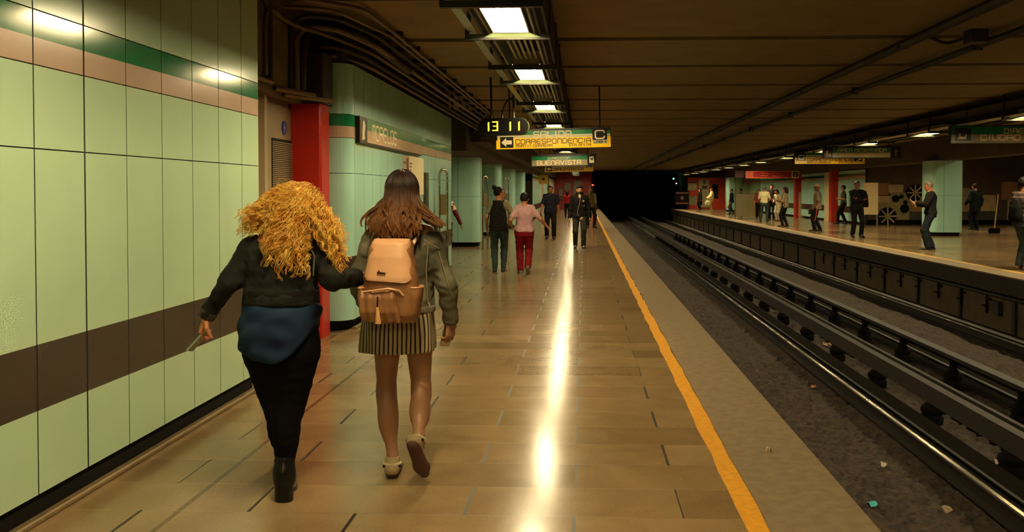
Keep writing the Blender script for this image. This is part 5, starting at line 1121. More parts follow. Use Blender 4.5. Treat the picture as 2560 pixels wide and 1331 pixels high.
# skirt with stripes running round the hips
STR=bpy.data.materials.new('striped skirt cloth'); STR.use_nodes=True; nt=STR.node_tree; N=nt.nodes; L=nt.links
def mth(op,a,b=None):
    n=N.new('ShaderNodeMath'); n.operation=op
    for i,v in enumerate((a,b)):
        if v is None: continue
        if isinstance(v,(int,float)): n.inputs[i].default_value=v
        else: L.new(v,n.inputs[i])
    return n.outputs[0]
tcn=N.new('ShaderNodeTexCoord'); sx=N.new('ShaderNodeSeparateXYZ'); L.new(tcn.outputs['Object'],sx.inputs[0])
cxs=float((J(908,830)+J(1086,830))[0]/2)
ang=mth('ARCTAN2',mth('SUBTRACT',sx.outputs['X'],cxs),mth('MULTIPLY',mth('SUBTRACT',sx.outputs['Y'],0.0),-1.35))
nzs=N.new('ShaderNodeTexNoise'); nzs.inputs['Scale'].default_value=5; L.new(tcn.outputs['Object'],nzs.inputs['Vector'])
fr=mth('FRACT',mth('ADD',mth('MULTIPLY',ang,.19/.0235),mth('MULTIPLY',nzs.outputs['Fac'],.5)))
msk=mth('LESS_THAN',fr,.40); mx=N.new('ShaderNodeMixRGB'); L.new(msk,mx.inputs[0]); mx.inputs[1].default_value=(*lin((176,160,122)),1); mx.inputs[2].default_value=(*lin((52,24,24)),1); L.new(mx.outputs[0],N['Principled BSDF'].inputs['Base Color']); N['Principled BSDF'].inputs['Roughness'].default_value=.85
G=Field(lo,hi,h); G.loft(secs_px([(735,918,1080,.125,0),(780,908,1086,.135,0),(830,904,1089,.145,0),(890,900,1091,.152,.0)],YR,bR),.01,2.2)
G.folds(.006,.13,6,4,axis=(1.6,1.6,.15)); zc=J(995,877)[2]; G.plane(V(0,0,zc),V(.02,0,-1))
fobj(G,'skirt',[STR],gR,1)
# denim jacket
G=Field(lo,hi,h)
G.loft(secs_px([(583,962,1040,.065,0),(592,938,1074,.09,0),(612,922,1092,.112,0),(660,918,1088,.128,0),(715,920,1082,.122,0),(750,920,1085,.122,0),(776,917,1086,.128,0)],YR,bR),.03,2.3)
G.chain([J(950,597),shL,elL],[.05,.058,.050],.035).chain([elL,wrL*.9+elL*.1],[.050,.042],.03)
G.chain([J(1056,597),shR,elR],[.05,.059,.050],.035).chain([elR,wrR+V(0,0,.01)],[.050,.039],.03)
G.folds(.0045,.13,8,21,axis=(1,1,.8)); G.folds(.0022,.045,6,33,axis=(.5,.5,1.6)); G.plane(J(1000,775),V(.0,0,-1)) if False else None
nk=J(1004,556,.03); G.cut(lambda X,Y_,Z:.086-np.sqrt(((X-nk[0])/1.25)**2+(Y_-nk[1])**2+((Z-nk[2])*1.0)**2))
jk=fobj(G,'jacket',[DEN],gR,2)
# seams: cuff, hem band, yoke and back seam of the jacket
mb=MB()
G=Field(wrR-.09,wrR+.09,.006); G.cone(wrR+V(0,0,.03),.043,wrR+V(0,0,-.012),.042,.004); G.plane(wrR+V(0,0,.035),V(0,0,1)); G.plane(wrR+V(0,0,-.018),V(0,0,-1)); fobj(G,'cuff',[DEN],jk,1)
G=Field(lo+V(0,0,.7),hi-V(0,0,.7),h); G.loft(secs_px([(762,916,1088,.131,0),(779,914,1089,.134,0)],YR,bR),.004,2.3); fobj(G,'hem_band',[DEN],jk,1)
mb.tube([J(1060,600,-.11),J(1078,612,-.10),J(1098,622,-.06)],.0035,5).tube([J(1096,628,-.07),J(1108,670,-.075),J(1120,710,-.08),J(1130,740,-.06)],.003,5).tube([J(1070,615,-.115),J(1066,680,-.125),J(1070,760,-.128)],.003,5)
mb.build('seam',[mat('denim seam',(128,116,86),.8)],jk)
MB().lathe([(.008,0),(.008,.003),(.001,.005)],(0,0,0),10).build('button',[STEEL],jk).location=tuple(wrR+V(.034,-.024,.005))
# shoes
SHB=mat('shoe beige suede',(150,128,92),.75,var=.15,vscale=30); SOLEB=mat('sole brown rubber',(74,44,30),.7)
def boat_shoe(ank,fd,up,name):
    o=shoe(gR,ank,fd,up,1.0,SHB,SOLEB,.0055,.235,sh=.018)
    fdn=nrm(fd); u=np.array(up,float); u=nrm(u-fdn*(u@fdn)); sd=np.cross(fdn,u); c=ank-u*.022-fdn*.02
    pts=[c+.046*(math.cos(t)*fdn*1.0+math.sin(t)*sd) for t in np.linspace(PI*.5,PI*1.5,9)]
    MB().tube(pts,.008,6).build('collar',[mat('shoe collar pale',(190,170,128),.8)],o,True)
    for q in (-1,1): MB().obox(Matrix.Translation(Vector(c-u*.012+sd*q*.042-fdn*.022)),.012,.012,.012).build('strap',[BLK],o)
    for k in range(3): MB().tube([c+fdn*(.075+.022*k)+u*(.022-.009*k)-sd*.024,c+fdn*(.078+.022*k)+u*(.028-.009*k),c+fdn*(.075+.022*k)+u*(.022-.009*k)+sd*.024],.0035,5).build('lace',[_M['shoe collar pale']],o)
    return o
ankL2=ankL.copy(); ankL2[2]=.097; boat_shoe(ankL2,V(-.12,1,-.03),V(0,.05,1),'L'); boat_shoe(J(1046,1103,-.20),V(.16,.50,-.80),V(.05,.85,.50),'R')
# hair: long, straight, flicked out at the ends
HC=bpy.data.materials.new('brown hair'); HC.use_nodes=True; nt=HC.node_tree; at_=nt.nodes.new('ShaderNodeAttribute'); at_.attribute_name='along'; cr=nt.nodes.new('ShaderNodeValToRGB')
e_=cr.color_ramp.elements; e_[0].position=.35; e_[0].color=(*lin((38,23,15)),1); e_[1].position=1.0; e_[1].color=(*lin((120,76,38)),1); nt.links.new(at_.outputs['Fac'],cr.inputs['Fac']); bs=nt.nodes['Principled BSDF']; nt.links.new(cr.outputs['Color'],bs.inputs['Base Color']); bs.inputs['Roughness'].default_value=.42; bs.inputs['Specular IOR Level'].default_value=.3
def strand_obj(name,paths,rad,m,parent,sides=3):
    Vv,Q=tubes(paths,rad,sides); o=npmesh(name,Vv,Q,[m],parent,True)
    N_,S_n=rad.shape; t=np.repeat(np.tile(np.linspace(0,1,S_n),N_),sides)
    a=o.data.attributes.new('along','FLOAT','POINT'); a.data.foreach_set('value',t.astype(np.float32)); return o
def bez(P,S):
    t=np.linspace(0,1,S)[None,:,None]; P=[p[:,None,:] for p in P]
    return (1-t)**3*P[0]+3*t*(1-t)**2*P[1]+3*t*t*(1-t)*P[2]+t**3*P[3]
g=np.random.default_rng(5)
# underlying mass of hair
G=Field(lo+V(0,0,1.0),hi,.007); G.ell(hcR+HR@V(0,-.012,.018),(.079,.096,.094),HR,.01)
G.loft(secs_px([(455,975,1033,.06,.01),(490,966,1044,.055,.01),(525,962,1048,.045,-.03),(555,962,1042,.035,-.09),(578,968,1030,.020,-.13)],YR,bR),.03)
c0=hcR; G.cut(lambda X,Y_,Z: np.minimum(Y_-(c0[1]+.03), (c0[2]+.06)-Z))
strand0=None; hb=fobj(G,'hair',[HC],gR,2); 
a=hb.data.attributes.new('along','FLOAT','POINT'); zz=np.array([v.co.z for v in hb.data.vertices]); a.data.foreach_set('value',np.clip((hcR[2]-.0-zz)/.36,0,1).astype(np.float32)*.8)
NC=190; PER=18; N_=NC*PER; S_n=34; S1=14
HRm=np.array(HR)
cth=np.linspace(-PI-.55,.55,NC)+g.normal(0,.04,NC)      # direction in which each lock falls from the parting
lay=g.uniform(0,1,NC)                                    # 0 inner .. 1 outer lock
cside=np.cos(cth)
ex=996+cside*50+g.normal(0,9,NC); ey=568+30*lay**.7*np.where(np.abs(cside)<.8,1,.55)+g.normal(0,5,NC); ed=-.155-.012*(1-lay)
u=g.uniform(0,1,NC); kind=np.zeros(NC,int)
m=(cside<-.80)&(u<.16); kind[m]=1; ex[m]=g.uniform(903,930,m.sum()); ey[m]=g.uniform(556,580,m.sum()); ed[m]=g.uniform(-.10,-.05,m.sum())
m=(cside>.66)&(u<.85); kind[m]=2; q_=g.uniform(0,1,m.sum()); ex[m]=1070+q_*42; ey[m]=543+q_*26+g.normal(0,7,m.sum()); ed[m]=g.uniform(-.12,-.05,m.sum())
endc=np.array([J(a_,b_,c_) for a_,b_,c_ in zip(ex,ey,ed)])
ci=np.repeat(np.arange(NC),PER); th=cth[ci]+g.normal(0,.07,N_); R_=1.0+.09*lay[ci]+g.normal(0,.012,N_)
phi=np.linspace(.06,1.62,S1)[None,:]*np.ones((N_,1)); r3=V(.083,.102,.099)
px_=R_[:,None]*r3[0]*np.sin(phi)*np.cos(th)[:,None]+.004; py_=R_[:,None]*r3[1]*np.sin(phi)*np.sin(th)[:,None]-.012; pz_=R_[:,None]*r3[2]*np.cos(phi)+.018
capP=np.stack([px_,py_,pz_],-1)@HRm.T+hcR
end=endc[ci]+g.normal(0,1,(N_,3))*V(.006,.005,.012)
st=capP[:,-1]; tan=(capP[:,-1]-capP[:,-2])/np.linalg.norm(capP[:,-1]-capP[:,-2],axis=1)[:,None]
D_e=np.linalg.norm(end-st,axis=1)[:,None]
q1=st+tan*D_e*.38+np.stack([cside[ci]*.012,np.zeros(N_)-.01*lay[ci],np.zeros(N_)],1); q2=end+np.stack([-cside[ci]*.004,np.full(N_,-.012),np.full(N_,.09)],1)
mk=(kind[ci]==2); q2[mk]=end[mk]+V(-.075,-.01,.045); q1[mk]=st[mk]+V(.005,-.01,-.075)
mk=(kind[ci]==1); q2[mk]=end[mk]+V(.018,-.01,.085); q1[mk]=st[mk]+V(-.006,-.005,-.08)
fall=bez([st,q1,q2,end],S_n-S1+1)[:,1:]; paths=np.concatenate([capP,fall],1); t=np.linspace(0,1,S_n)
ph0=g.uniform(0,6.28,NC)[ci][:,None]; am=g.uniform(.008,.026,NC)[ci][:,None]*np.clip((t-.5)/.4,0,1)[None,:]; fq=g.uniform(10,16,NC)[ci][:,None]
paths[:,:,0]+=am*np.sin(t[None,:]*fq+ph0); paths[:,:,1]+=-am*.8*np.abs(np.cos(t[None,:]*fq*.7+ph0))
tip=np.clip((t-.55)/.45,0,1)[None,:,None]; cm=paths.reshape(NC,PER,S_n,3).mean(1)[ci]; paths=paths*(1-.72*tip)+cm*.72*tip
fl_=np.where(kind[ci]==1,1,0)[:,None]*np.clip((t-.86)/.14,0,1)[None,:]; paths[:,:,0]+=.016*fl_; paths[:,:,2]-=.02*fl_
rad=np.tile((.0023*(1-.7*t**4))[None,:],(N_,1))*g.uniform(.7,1.35,(N_,1))
strand_obj('strands',paths,rad,HC,hb,4)
# ---------------------------------------------- her backpack
bp0=J(980,700,-.26)+np.array(bR); pk=empty('backpack',tuple(bp0),-.03); tag(pk,'tan leather backpack with flap and tassel worn by the brown-haired girl','backpack')
LEA=mat('tan leather',(220,166,122),.42,var=.07,vscale=9,bump=.05,bscale=200); LEAD=mat('tan leather worn',(142,96,58),.42,var=.2,vscale=8,bump=.06,bscale=140)
K_=4.49/FPX
def bk(px,py): return ((px-980)*K_, -(py-700)*K_)
def bsec(rows): 
    out=[]
    for py,xl,xr,hd,dy in rows: out.append((bk(0,py)[1],(bk(xl,0)[0]+bk(xr,0)[0])/2,dy,(bk(xr,0)[0]-bk(xl,0)[0])/2,hd))
    return out
BL,BH=V(-.26,-.17,-.30),V(.26,.17,.27)
G=Field(BL,BH,.006); G.loft(bsec([(598,932,1026,.045,.03),(620,924,1032,.075,.01),(690,912,1046,.085,0),(740,907,1050,.09,0),(785,908,1050,.088,0),(806,918,1040,.06,0)]),.02,3.2); G.folds(.002,.08,4,9); fobj(G,'body',[LEAD],pk,2)
# flap hangs over the upper back half
G=Field(BL,BH,.005); G.loft(bsec([(596,934,1024,.050,.025),(606,930,1028,.072,.015),(640,924,1032,.086,.004),(690,913,1042,.098,-.001),(710,912,1044,.100,-.001)]),.01,3.4)
x0,x1=bk(911,0)[0],bk(1044,0)[0]; zb=bk(0,702)[1]; cxm=(x0+x1)/2; hw=(x1-x0)/2
def flapcut(X,Y_,Z):
    r=.05; qx=np.abs(X-cxm)-(hw-r)+0*Z; qz=(zb+r)-(Z+.06*(X-cxm))+0*X
    return np.where((qx>0)&(qz>0),np.sqrt(np.maximum(qx,0)**2+np.maximum(qz,0)**2)-r,np.maximum(qx-r,qz-r))
G.cut(flapcut); G.plane(V(0,.03,0),V(0,1,0)); fl=fobj(G,'flap',[LEA],pk,1)
rim=[]
for t in np.linspace(0,1,40):
    s_=t*2-1; X=cxm+s_*hw*.985; dx=max(0,abs(X-cxm)-(hw-.05)); Z=zb+.05-math.sqrt(max(.05**2-dx*dx,0))-.06*(X-cxm); rim.append((X,-.1005+.012*abs(s_)**6*3,Z+.004))
rim=rim[4:-4]
MB().tube(rim,.003,5).build('piping',[LEAD],fl,True)
mb=MB(); ex_,ez_=bk(966,677); yb=-.1045
mb.quadbox([(ex_-.022,yb,ez_-.004),(ex_+.020,yb,ez_-.009),(ex_+.020,yb+.006,ez_-.009),(ex_-.022,yb+.006,ez_-.004),(ex_-.022,yb,ez_+.004),(ex_+.020,yb,ez_-.001),(ex_+.020,yb+.006,ez_-.001),(ex_-.022,yb+.006,ez_+.004)])
mb.quadbox([(ex_-.015,yb,ez_),(ex_-.008,yb,ez_),(ex_-.008,yb+.006,ez_),(ex_-.015,yb+.006,ez_),(ex_-.015,yb,ez_+.012),(ex_-.012,yb,ez_+.012),(ex_-.012,yb+.006,ez_+.012),(ex_-.015,yb+.006,ez_+.012)])
mb.build('emblem',[mat('emblem bronze',(74,46,28),.4,.5)],fl)
# front pocket with gathered top
G=Field(BL,BH,.005); G.loft(bsec([(722,918,1008,.018,-.085),(740,910,1012,.036,-.085),(775,908,1012,.042,-.08),(800,914,1008,.03,-.07)]),.015,2.8); G.folds(.005,.06,6,31,axis=(1.6,.4,.3)); pkt=fobj(G,'front_pocket',[LEAD],pk,2)
MB().tube([(*[bk(914,0)[0]],-.09,bk(0,727)[1]),(bk(945,0)[0],-.118,bk(0,722)[1]),(bk(985,0)[0],-.118,bk(0,716)[1]),(bk(1010,0)[0],-.10,bk(0,722)[1]),(bk(1018,0)[0],-.085,bk(0,735)[1])],.006,6).build('trim',[LEA],pkt,True)
for (xl,xr,y0,nm) in ((1028,1062,716,'R'),(900,916,718,'L')):
    G=Field(BL,BH,.005); G.loft(bsec([(y0,xl,xr,.055,-.02),(y0+25,xl-2,xr-2,.06,-.02),(785,xl-6 if nm=='R' else xl+4,xr-10 if nm=='R' else xr+2,.055,-.01)]),.01,2.6); so_=fobj(G,'side_pocket',[LEAD],pk,1)
    zt=bk(0,y0)[1]; xc=(bk(xl,0)[0]+bk(xr,0)[0])/2; rw=(bk(xr,0)[0]-bk(xl,0)[0])/2
    MB().tube([(xc+rw*math.cos(t),-.02+.056*math.sin(t),zt) for t in np.linspace(0,2*PI,17)],.005,5).build('trim',[LEA],so_,True)
mb=MB(); tx,tz=bk(960,735)
tg=MB().tube([(tx,-.128,tz),(tx-.002,-.13,bk(0,765)[1])],.004,5).build('zip_pull',[mat('zip dark',(50,34,24),.4,.6)],pk,True)
ts=MB(); 
for k in range(12):
    a=2*PI*k/12; ts.tube([(tx-.001,-.132,bk(0,765)[1]),(tx+.004*math.cos(a),-.132+.004*math.sin(a),bk(0,770)[1]),(tx+.012*math.cos(a)+.003,-.132+.010*math.sin(a),bk(0,802)[1])],[.003,.004,.003],5)
ts.lathe([(.007,0),(.008,.01),(.005,.016)],(tx-.001,-.132,bk(0,768)[1]-.002),8); ts.build('tassel',[mat('tassel tan',(214,160,104),.6)],tg,True)
for q,(sx_,pxs) in enumerate(((-1,945),(1,1040))):
    pts=[tuple(J(pxs-(8 if q==0 else 10),612,-.17)+np.array(bR)-np.array(bp0)),tuple(J(pxs,594,-.08)+np.array(bR)-np.array(bp0)),tuple(J(pxs+3*sx_,588,.02)+np.array(bR)-np.array(bp0)),tuple(J(pxs+8*sx_,620,.135)+np.array(bR)-np.array(bp0)),tuple(J(pxs+14*sx_,700,.14)+np.array(bR)-np.array(bp0)),tuple(J(pxs+22*sx_,745,.0)+np.array(bR)-np.array(bp0)),tuple(J(pxs,770,-.14)+np.array(bR)-np.array(bp0))]
    MB().tube(bend(pts,.05),.011,8).build('strap',[LEA],pk,True)
# phone in her hand
ph_=empty('phone',tuple(wrR+np.array(bR)+V(-.022,.035,-.075))); ph_.rotation_euler=(.2,.12,.9); tag(ph_,'slim phone held edge-on in the hand of the brown-haired girl','phone')
MB().rbox(-.034,.034,-.004,.004,-.075,.07,.008,axis='y').build('body',[mat('phone metal',(200,190,160),.25,.8)],ph_); MB().box(-.03,.03,.0041,.0046,-.066,.062).build('screen',[mat('phone glass',(12,12,14),.1)],ph_)

# ---------------------------------------------- girl with curly blonde hair
YL=4.36; bL=W(713,1262,YL); bL.z=0
gL=empty('person',bL); tag(gL,'young woman with big curly blonde hair, dark jacket and black leggings walking away','person')
JL=lambda px,py,dy=0.0: np.array(W(px,py,YL+dy)-bL)
lo=V(-.56,-.45,-.03); hi=V(.50,.62,1.72)
HL=rotz(-.15)@rotx(-.22)@roty(.10); hcL=JL(748,518,.07)
F=Field(lo,hi,h); head(F,hcL,HL,.95); F.cone(JL(722,590,.0),.052,hcL+HL@V(0,-.02,-.06),.046,.03)
F.chain([JL(645,610),JL(718,588),JL(790,618)],[.042,.05,.042],.04)
F.loft(secs_px([(605,650,775,.07,0),(650,632,785,.105,0),(710,632,778,.10,0),(770,620,785,.105,0),(840,614,790,.125,0),(885,632,782,.11,0)],YL,bL),.03)
hpL,knL,akL=JL(668,880,0),JL(697,1030,.20),JL(713,1145,.42); hpR,knR,akR=JL(738,880,0),JL(718,1030,.0),JL(713,1165,-.02)
def legsL(F,o):
    F.cone(hpL,.096+o,knL,.058+o,.03).cone(knL,.058+o,akL,.036+o,.03); F.cone(hpR,.100+o,knR,.060+o,.03).cone(knR,.060+o,akR,.038+o,.03)
    for a,b in ((knL,akL),(knR,akR)): F.ell(a*.66+b*.34+V(0,-.012,0),(.052+o,.056+o,.12),None,.04)
legsL(F,-.004); F.cone(akR,.034,akR+V(0,.06,-.04),.03,.02); F.cone(akL,.034,akL+V(0,.08,-.03),.03,.02)
sL,eL,wL=JL(634,622),JL(576,702,-.03),JL(518,788,.02); sR,eR,wR=JL(792,634),JL(832,696,-.10),JL(893,694,.22)
F.chain([sL,eL,wL],[.045,.038,.026],.02).chain([sR,eR,wR],[.045,.038,.026],.02)
P0,Q0=F.mesh(); P0=relax(P0,Q0,2)
dL=nrm(JL(495,845,.03)-wL); FH=Field(wL-.17,wL+V(.10,.14,.06),.0032); FH.cone(wL-dL*.05,.026,wL,.026,.01); hand(FH,wL,dL,V(.75,.35,-.2),V(.2,-.9,.2),1.25,1.0); P1,Q1=FH.mesh(); P1=relax(P1,Q1,1)
FH=Field(wR-.06,wR+V(.2,.2,.12),.004); hand(FH,wR,V(.6,.5,.1),V(0,-.6,-.8),V(-.3,.3,.8),.9,.95); P2,Q2=FH.mesh()
mi=face_region(hcL,HL,.95)(P0[Q0].mean(1)); Qa=np.concatenate([Q0,Q1+len(P0),Q2+len(P0)+len(P1)]); Pa=np.concatenate([P0,P1,P2]); mi=np.concatenate([mi,np.zeros(len(Q1)+len(Q2),int)])
npmesh('body',Pa,Qa,[mat('skin girl rosy',(186,112,74),.45),EYEM,LIPM,BROW],gL,True,mi)
G=Field(lo,hi,h); legsL(G,.008); G.loft(secs_px([(800,610,793,.13,0),(850,610,795,.14,0),(890,618,790,.125,0),(930,636,777,.105,.01),(980,650,766,.08,.04),(1030,664,755,.06,.08),(1070,676,748,.04,.12)],YL,bL),.06)
G.folds(.0012,.06,5,8,axis=(.6,.6,2)); fobj(G,'leggings',[mat('leggings black',(11,9,10),.9,spec=.08)],gL,2)
# gathered cloth at the ankle
G=Field(akR-.12,akR+.16,.006); 
for k,(dz,r,dx) in enumerate(((.0,.047,.002),(.03,.049,-.006),(.06,.047,.004),(.095,.050,-.008),(.125,.050,.0))): G.ell(akR+V(dx,0,dz),(r,r,.021),None,.012)
fobj(G,'gathered_hem',[_M['leggings black']],gL,1)
# blue shirt below the jacket
SHD=mat('shirt dark blue',(15,24,42),.8,rgb2=(27,46,72),vscale=5,bump=.04,bscale=260,spec=.15)
G=Field(lo,hi,h); G.loft(secs_px([(720,622,790,.12,0),(760,608,797,.135,0),(810,601,801,.16,-.01),(850,601,801,.168,-.01),(900,606,800,.16,-.01)],YL,bL),.02,2.2)
ca=JL(692,893); G.cut(lambda X,Y_,Z: (ca[2]+.10*np.abs((X-ca[0])/.19)**3.2+.16*np.maximum(X-ca[0]-.02,0))-Z)
G.folds(.006,.11,7,12,axis=(.7,.7,1.4)); fobj(G,'shirt',[SHD],gL,2)
# jacket
G=Field(lo,hi,h); G.loft(secs_px([(588,690,748,.06,0),(600,655,778,.09,0),(625,628,800,.112,0),(670,622,794,.128,0),(715,616,792,.128,0),(745,611,795,.135,0),(757,610,797,.137,0)],YL,bL),.03,2.3)
G.chain([JL(662,610),sL,eL,wL+(eL-wL)*.08],[.05,.062,.054,.042],.03); G.chain([JL(770,616),sR,eR,wR],[.05,.064,.058,.046],.03)
G.folds(.005,.10,7,17); G.folds(.002,.045,6,34,axis=(.5,.5,1.6)); nk=JL(722,575,.03); G.cut(lambda X,Y_,Z:.062-np.sqrt((X-nk[0])**2+(Y_-nk[1])**2+(Z-nk[2])**2)); jl=fobj(G,'jacket',[DEND],gL,2)
G=Field(lo+V(0,0,.6),hi-V(0,0,.6),h); G.loft(secs_px([(720,614,795,.134,0),(759,609,798,.139,0)],YL,bL),.004,2.3); G.folds(.0015,.02,3,5,axis=(0,0,1)); fobj(G,'hem_band',[mat('knit band dark brown',(30,26,24),.9,bump=.1,bscale=150,spec=.1)],jl,1)
cd=nrm(wL-eL); G=Field(wL-.10,wL+.10,.006); G.cone(wL-cd*.035,.047,wL+cd*.005,.045,.004); G.plane(wL-cd*.04,-cd); G.plane(wL+cd*.01,cd); fobj(G,'cuff',[mat('cuff worn brown',(64,56,42),.85,bump=.3,bscale=200)],jl,1)
MB().tube([tuple(JL(772,612,-.10)),tuple(JL(786,640,-.12)),tuple(JL(783,690,-.13))],.004,5).build('seam',[mat('jacket seam',(84,78,64),.8)],jl)
# boots
BT=mat('boot black leather',(11,9,8),.34,bump=.1,bscale=80,spec=.3)
def boot(ank,fd,lift):
    G=Field(ank-V(.16,.20,.24),ank+V(.16,.30,.16),.006); hl=ank+V(0,-.035,-.055); ball=ank+fd*.13+V(0,0,-.135+lift); toe=ank+fd*.20+V(0,0,-.138+lift)
    G.cone(ank+V(0,0,.04),.050,ank+V(0,-.012,-.03),.052,.02).cone(ank+V(0,-.012,-.03),.050,ank+V(0,-.01,-.07),.050,.02).cone(ank+V(0,-.005,-.065),.048,ball,.040,.03).cone(ball,.040,toe,.026,.02); G.plane(ank+V(0,0,.055),V(0,0,1))
    o=fobj(G,'boot',[BT],gL,1)
    zf=ank[2]-.172+lift if lift else 0.004
    hz=ank[2]; mbh=MB(); a0=ank+V(0,-.02,0)
    mbh.prism([(a0[0]+.046*math.cos(t),a0[1]+.040*math.sin(t)) for t in np.linspace(0,2*PI,17)[:-1]],zf,ank[2]-.08); mbh.build('heel',[BT],o)
    b_=ball; mbh=MB(); mbh.prism([(b_[0]+.043*math.cos(t),b_[1]+(.085 if math.sin(t)>0 else .07)*math.sin(t)) for t in np.linspace(0,2*PI,21)[:-1]],zf,zf+.016); mbh.build('sole',[mat('boot sole',(26,18,14),.6)],o)
    MB().tube([tuple(ank+V(.012,-.063,.03)),tuple(ank+V(.008,-.064,-.03))],.0025,5).build('zip',[STEEL],o); return o
ab=akR.copy(); ab[2]=.172; boot(ab,nrm(V(-.24,1,0)),0); ac=akL.copy(); ac[2]=.172; boot(ac,nrm(V(-.30,1,0)),0)
# curls
HB=bpy.data.materials.new('curly blonde hair'); HB.use_nodes=True; bs=HB.node_tree.nodes['Principled BSDF']; bs.inputs['Roughness'].default_value=.38; bs.inputs['Specular IOR Level'].default_value=.5
oi=HB.node_tree.nodes.new('ShaderNodeTexNoise'); oi.inputs['Scale'].default_value=16; tc2=HB.node_tree.nodes.new('ShaderNodeTexCoord'); HB.node_tree.links.new(tc2.outputs['Object'],oi.inputs['Vector'])
cr=HB.node_tree.nodes.new('ShaderNodeValToRGB'); cr.color_ramp.elements[0].position=.3; cr.color_ramp.elements[0].color=(*lin((214,142,44)),1); cr.color_ramp.elements[1].position=.7; cr.color_ramp.elements[1].color=(*lin((255,212,104)),1); HB.node_tree.links.new(oi.outputs['Fac'],cr.inputs['Fac']); HB.node_tree.links.new(cr.outputs['Color'],bs.inputs['Base Color'])
G=Field(lo+V(0,0,.75),hi,.008); G.ell(hcL+HL@V(0,-.012,.02),(.080,.096,.094),HL,.01)
G.loft(secs_px([(475,722,778,.07,.05),(500,708,804,.075,.05),(540,694,816,.06,.02),(575,684,812,.045,-.05),(610,684,756,.025,-.11)],YL,bL),.05)
G.chain([JL(690,545,-.02),JL(650,562,-.02),JL(630,572,-.03)],[.045,.03,.015],.05); G.chain([JL(800,545,.02),JL(834,600,-.0),JL(852,645,-.04)],[.045,.03,.014],.05)
G.folds(.006,.05,7,3); c0=hcL; fwd=HL@V(0,1,0)
G.cut(lambda X,Y_,Z: ((X-c0[0])*fwd[0]+(Y_-c0[1])*fwd[1]+(Z-c0[2])*fwd[2])-.055)
hbL=fobj(G,'hair',[HB],gL,1)
g=np.random.default_rng(9); NG=1350; th=g.uniform(-PI*1.08,.08,NG); ph=np.arccos(g.uniform(-.35,1,NG)); dirs=np.stack([np.sin(ph)*np.cos(th),np.sin(ph)*np.sin(th),np.cos(ph)],1)
root=hcL+(dirs*V(.085,.10,.10)+V(0,-.012,.02))@HL.T; side=dirs[:,0]
u=g.uniform(0,1,NG); grp=np.where((side<-.25)&(u<.62),0,np.where((side>.25)&(u<.78),2,1))
ex=g.uniform(650,772,NG); ey=np.where(ex<690,g.uniform(600,668,NG),g.uniform(625,700,NG)); ed=g.uniform(-.17,-.13,NG)
m=grp==0; ex[m]=g.uniform(588,668,m.sum()); ey[m]=560+g.uniform(-22,42,m.sum())-(ex[m]-588)*.12; ed[m]=g.uniform(-.13,-.0,m.sum())
m=grp==2; ex[m]=g.uniform(822,876,m.sum()); ey[m]=g.uniform(585,690,m.sum()); ex[m]=np.where(ey[m]>650,np.maximum(ex[m],846),ex[m]-.0); ed[m]=g.uniform(-.15,.0,m.sum())
end=np.array([JL(a_,b_,c_) for a_,b_,c_ in zip(ex,ey,ed)]); outw=(root-hcL)/np.linalg.norm(root-hcL,axis=1,keepdims=True)
p1=root+outw*g.uniform(.015,.05,(NG,1))+V(0,-.01,-.02); p2=end*.6+root*.4+outw*V(.02,.03,.02)+V(0,-.035,.03); 
S_n=60; K3=4; base=bez([root,p1,p2,end],S_n); s0=np.where(g.uniform(0,1,NG)<.45,0,g.uniform(0,.62,NG)); s1=np.minimum(1,s0+g.uniform(.34,.6,NG)); cutl=s1-s0
allp=[]; allr=[]
T=np.gradient(base,axis=1); T/=np.maximum(np.linalg.norm(T,axis=2,keepdims=True),1e-9) if False else np.maximum(np.linalg.norm(T,axis=2)[...,None],1e-9)
A=np.cross(T,np.array([.2,.9,.4])); A/=np.maximum(np.linalg.norm(A,axis=2)[...,None],1e-9); Bv=np.cross(T,A)
L_=np.linalg.norm(np.diff(base,axis=1),axis=2).sum(1); t=np.linspace(0,1,S_n)[None,:]
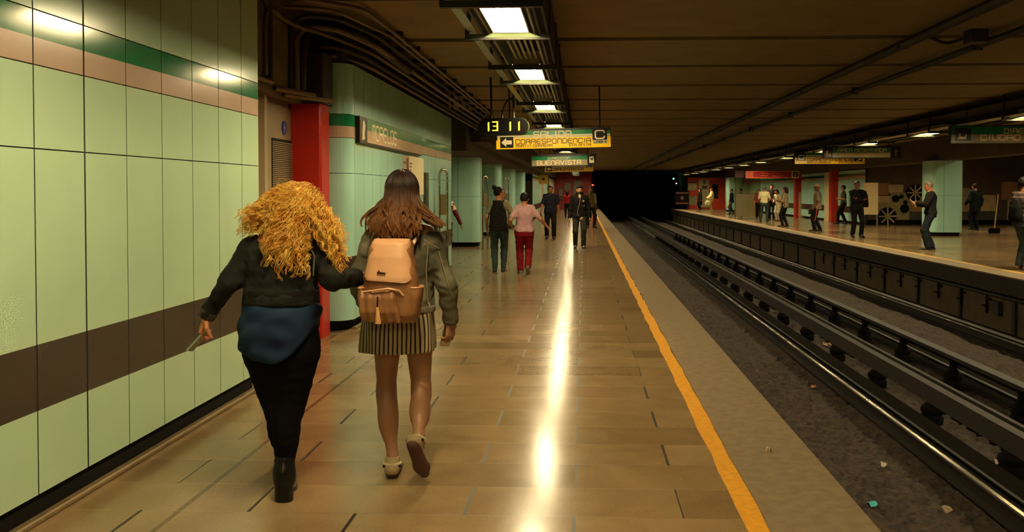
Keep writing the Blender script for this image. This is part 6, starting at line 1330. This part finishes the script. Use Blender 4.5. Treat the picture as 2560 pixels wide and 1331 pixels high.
for k in range(K3):
    turns=L_[:,None]*cutl[:,None]/g.uniform(.036,.056,(NG,1)); r=g.uniform(.007,.0125,(NG,1))*np.clip(t*5+.15,0,1); phs=g.uniform(0,6.28,(NG,1))*(1 if k==0 else 0)+(0 if k==0 else 0)
    if k==0: ph0=phs; r0=r; tu0=turns
    phs=ph0+k*.22; r=r0*(1+.10*(k-1.5)); turns=tu0
    off=g.normal(0,.0042,(NG,1,3))*np.clip(t*2,0,1)[...,None]
    pth=base.copy()
    tt=(s0[:,None]+t*cutl[:,None])*(S_n-1); i0=np.clip(np.floor(tt).astype(int),0,S_n-2); f=(tt-i0)[...,None]; n_=np.arange(NG)[:,None]
    B_=pth[n_,i0]*(1-f)+pth[n_,i0+1]*f; a_=A[n_,i0]; b_=Bv[n_,i0]
    ang=2*PI*turns*t*(1+.08*np.sin(t*7+ph0))+phs
    allp.append(B_+off+r[...,None]*(np.cos(ang)[...,None]*a_+np.sin(ang)[...,None]*b_)); allr.append(np.tile(.0019*(1-.6*t**2)*np.clip(t*8+.3,0,1),(NG,1))*g.uniform(.7,1.25,(NG,1)))
NF=260; fi=g.integers(0,NG,NF); fp=allp[0][fi]+(outw[fi]*g.uniform(.006,.035,(NF,1)))[:,None,:]*np.clip(t*1.6,0,1)[...,None]+V(0,-.008,.004)
allp.append(fp); allr.append(np.full((NF,S_n),.0009))
strand_obj('curls',np.concatenate(allp),np.concatenate(allr),HB,hbL,3)
# the thin thing in her left hand
q=empty('phone',tuple(np.array(bL)+wL+dL*.10+V(.012,.0,-.02))); tag(q,'thin grey green phone held low by the curly-haired girl','phone'); d_=Vector(JL(474,880,.0)-JL(513,838,.02)).normalized(); yv=(Vector((.15,1,0))-d_*d_.dot(Vector((.15,1,0)))).normalized(); q.rotation_euler=Matrix((yv.cross(d_),yv,d_)).transposed().to_euler()
MB().rbox(-.005,.005,-.034,.034,-.045,.095,.003,axis='y').build('body',[mat('phone grey green',(130,140,112),.35,.2)],q); MB().box(.0051,.0056,-.03,.03,-.036,.088).build('screen',[_M['phone glass']],q)
# ================================================================ camera, world, look
cam=bpy.data.cameras.new('camera'); co=bpy.data.objects.new('camera',cam); C.objects.link(co)
co.location=EYE; co.rotation_euler=(PI/2-PITCH,0,YAW); cam.sensor_width=36; cam.lens=FPX/2560*36
cam.shift_x=-(CXP-1280)/2560; cam.shift_y=(CYP-665.5)/2560; cam.clip_end=300
bpy.context.scene.camera=co
w=bpy.data.worlds.new('world'); bpy.context.scene.world=w; w.use_nodes=True
w.node_tree.nodes['Background'].inputs[0].default_value=(.05,.03,.012,1); w.node_tree.nodes['Background'].inputs[1].default_value=.2
vs=bpy.context.scene.view_settings; vs.view_transform='Standard'; vs.look='None'; vs.gamma=1; vs.use_curve_mapping=False; vs.exposure=EXPOSURE
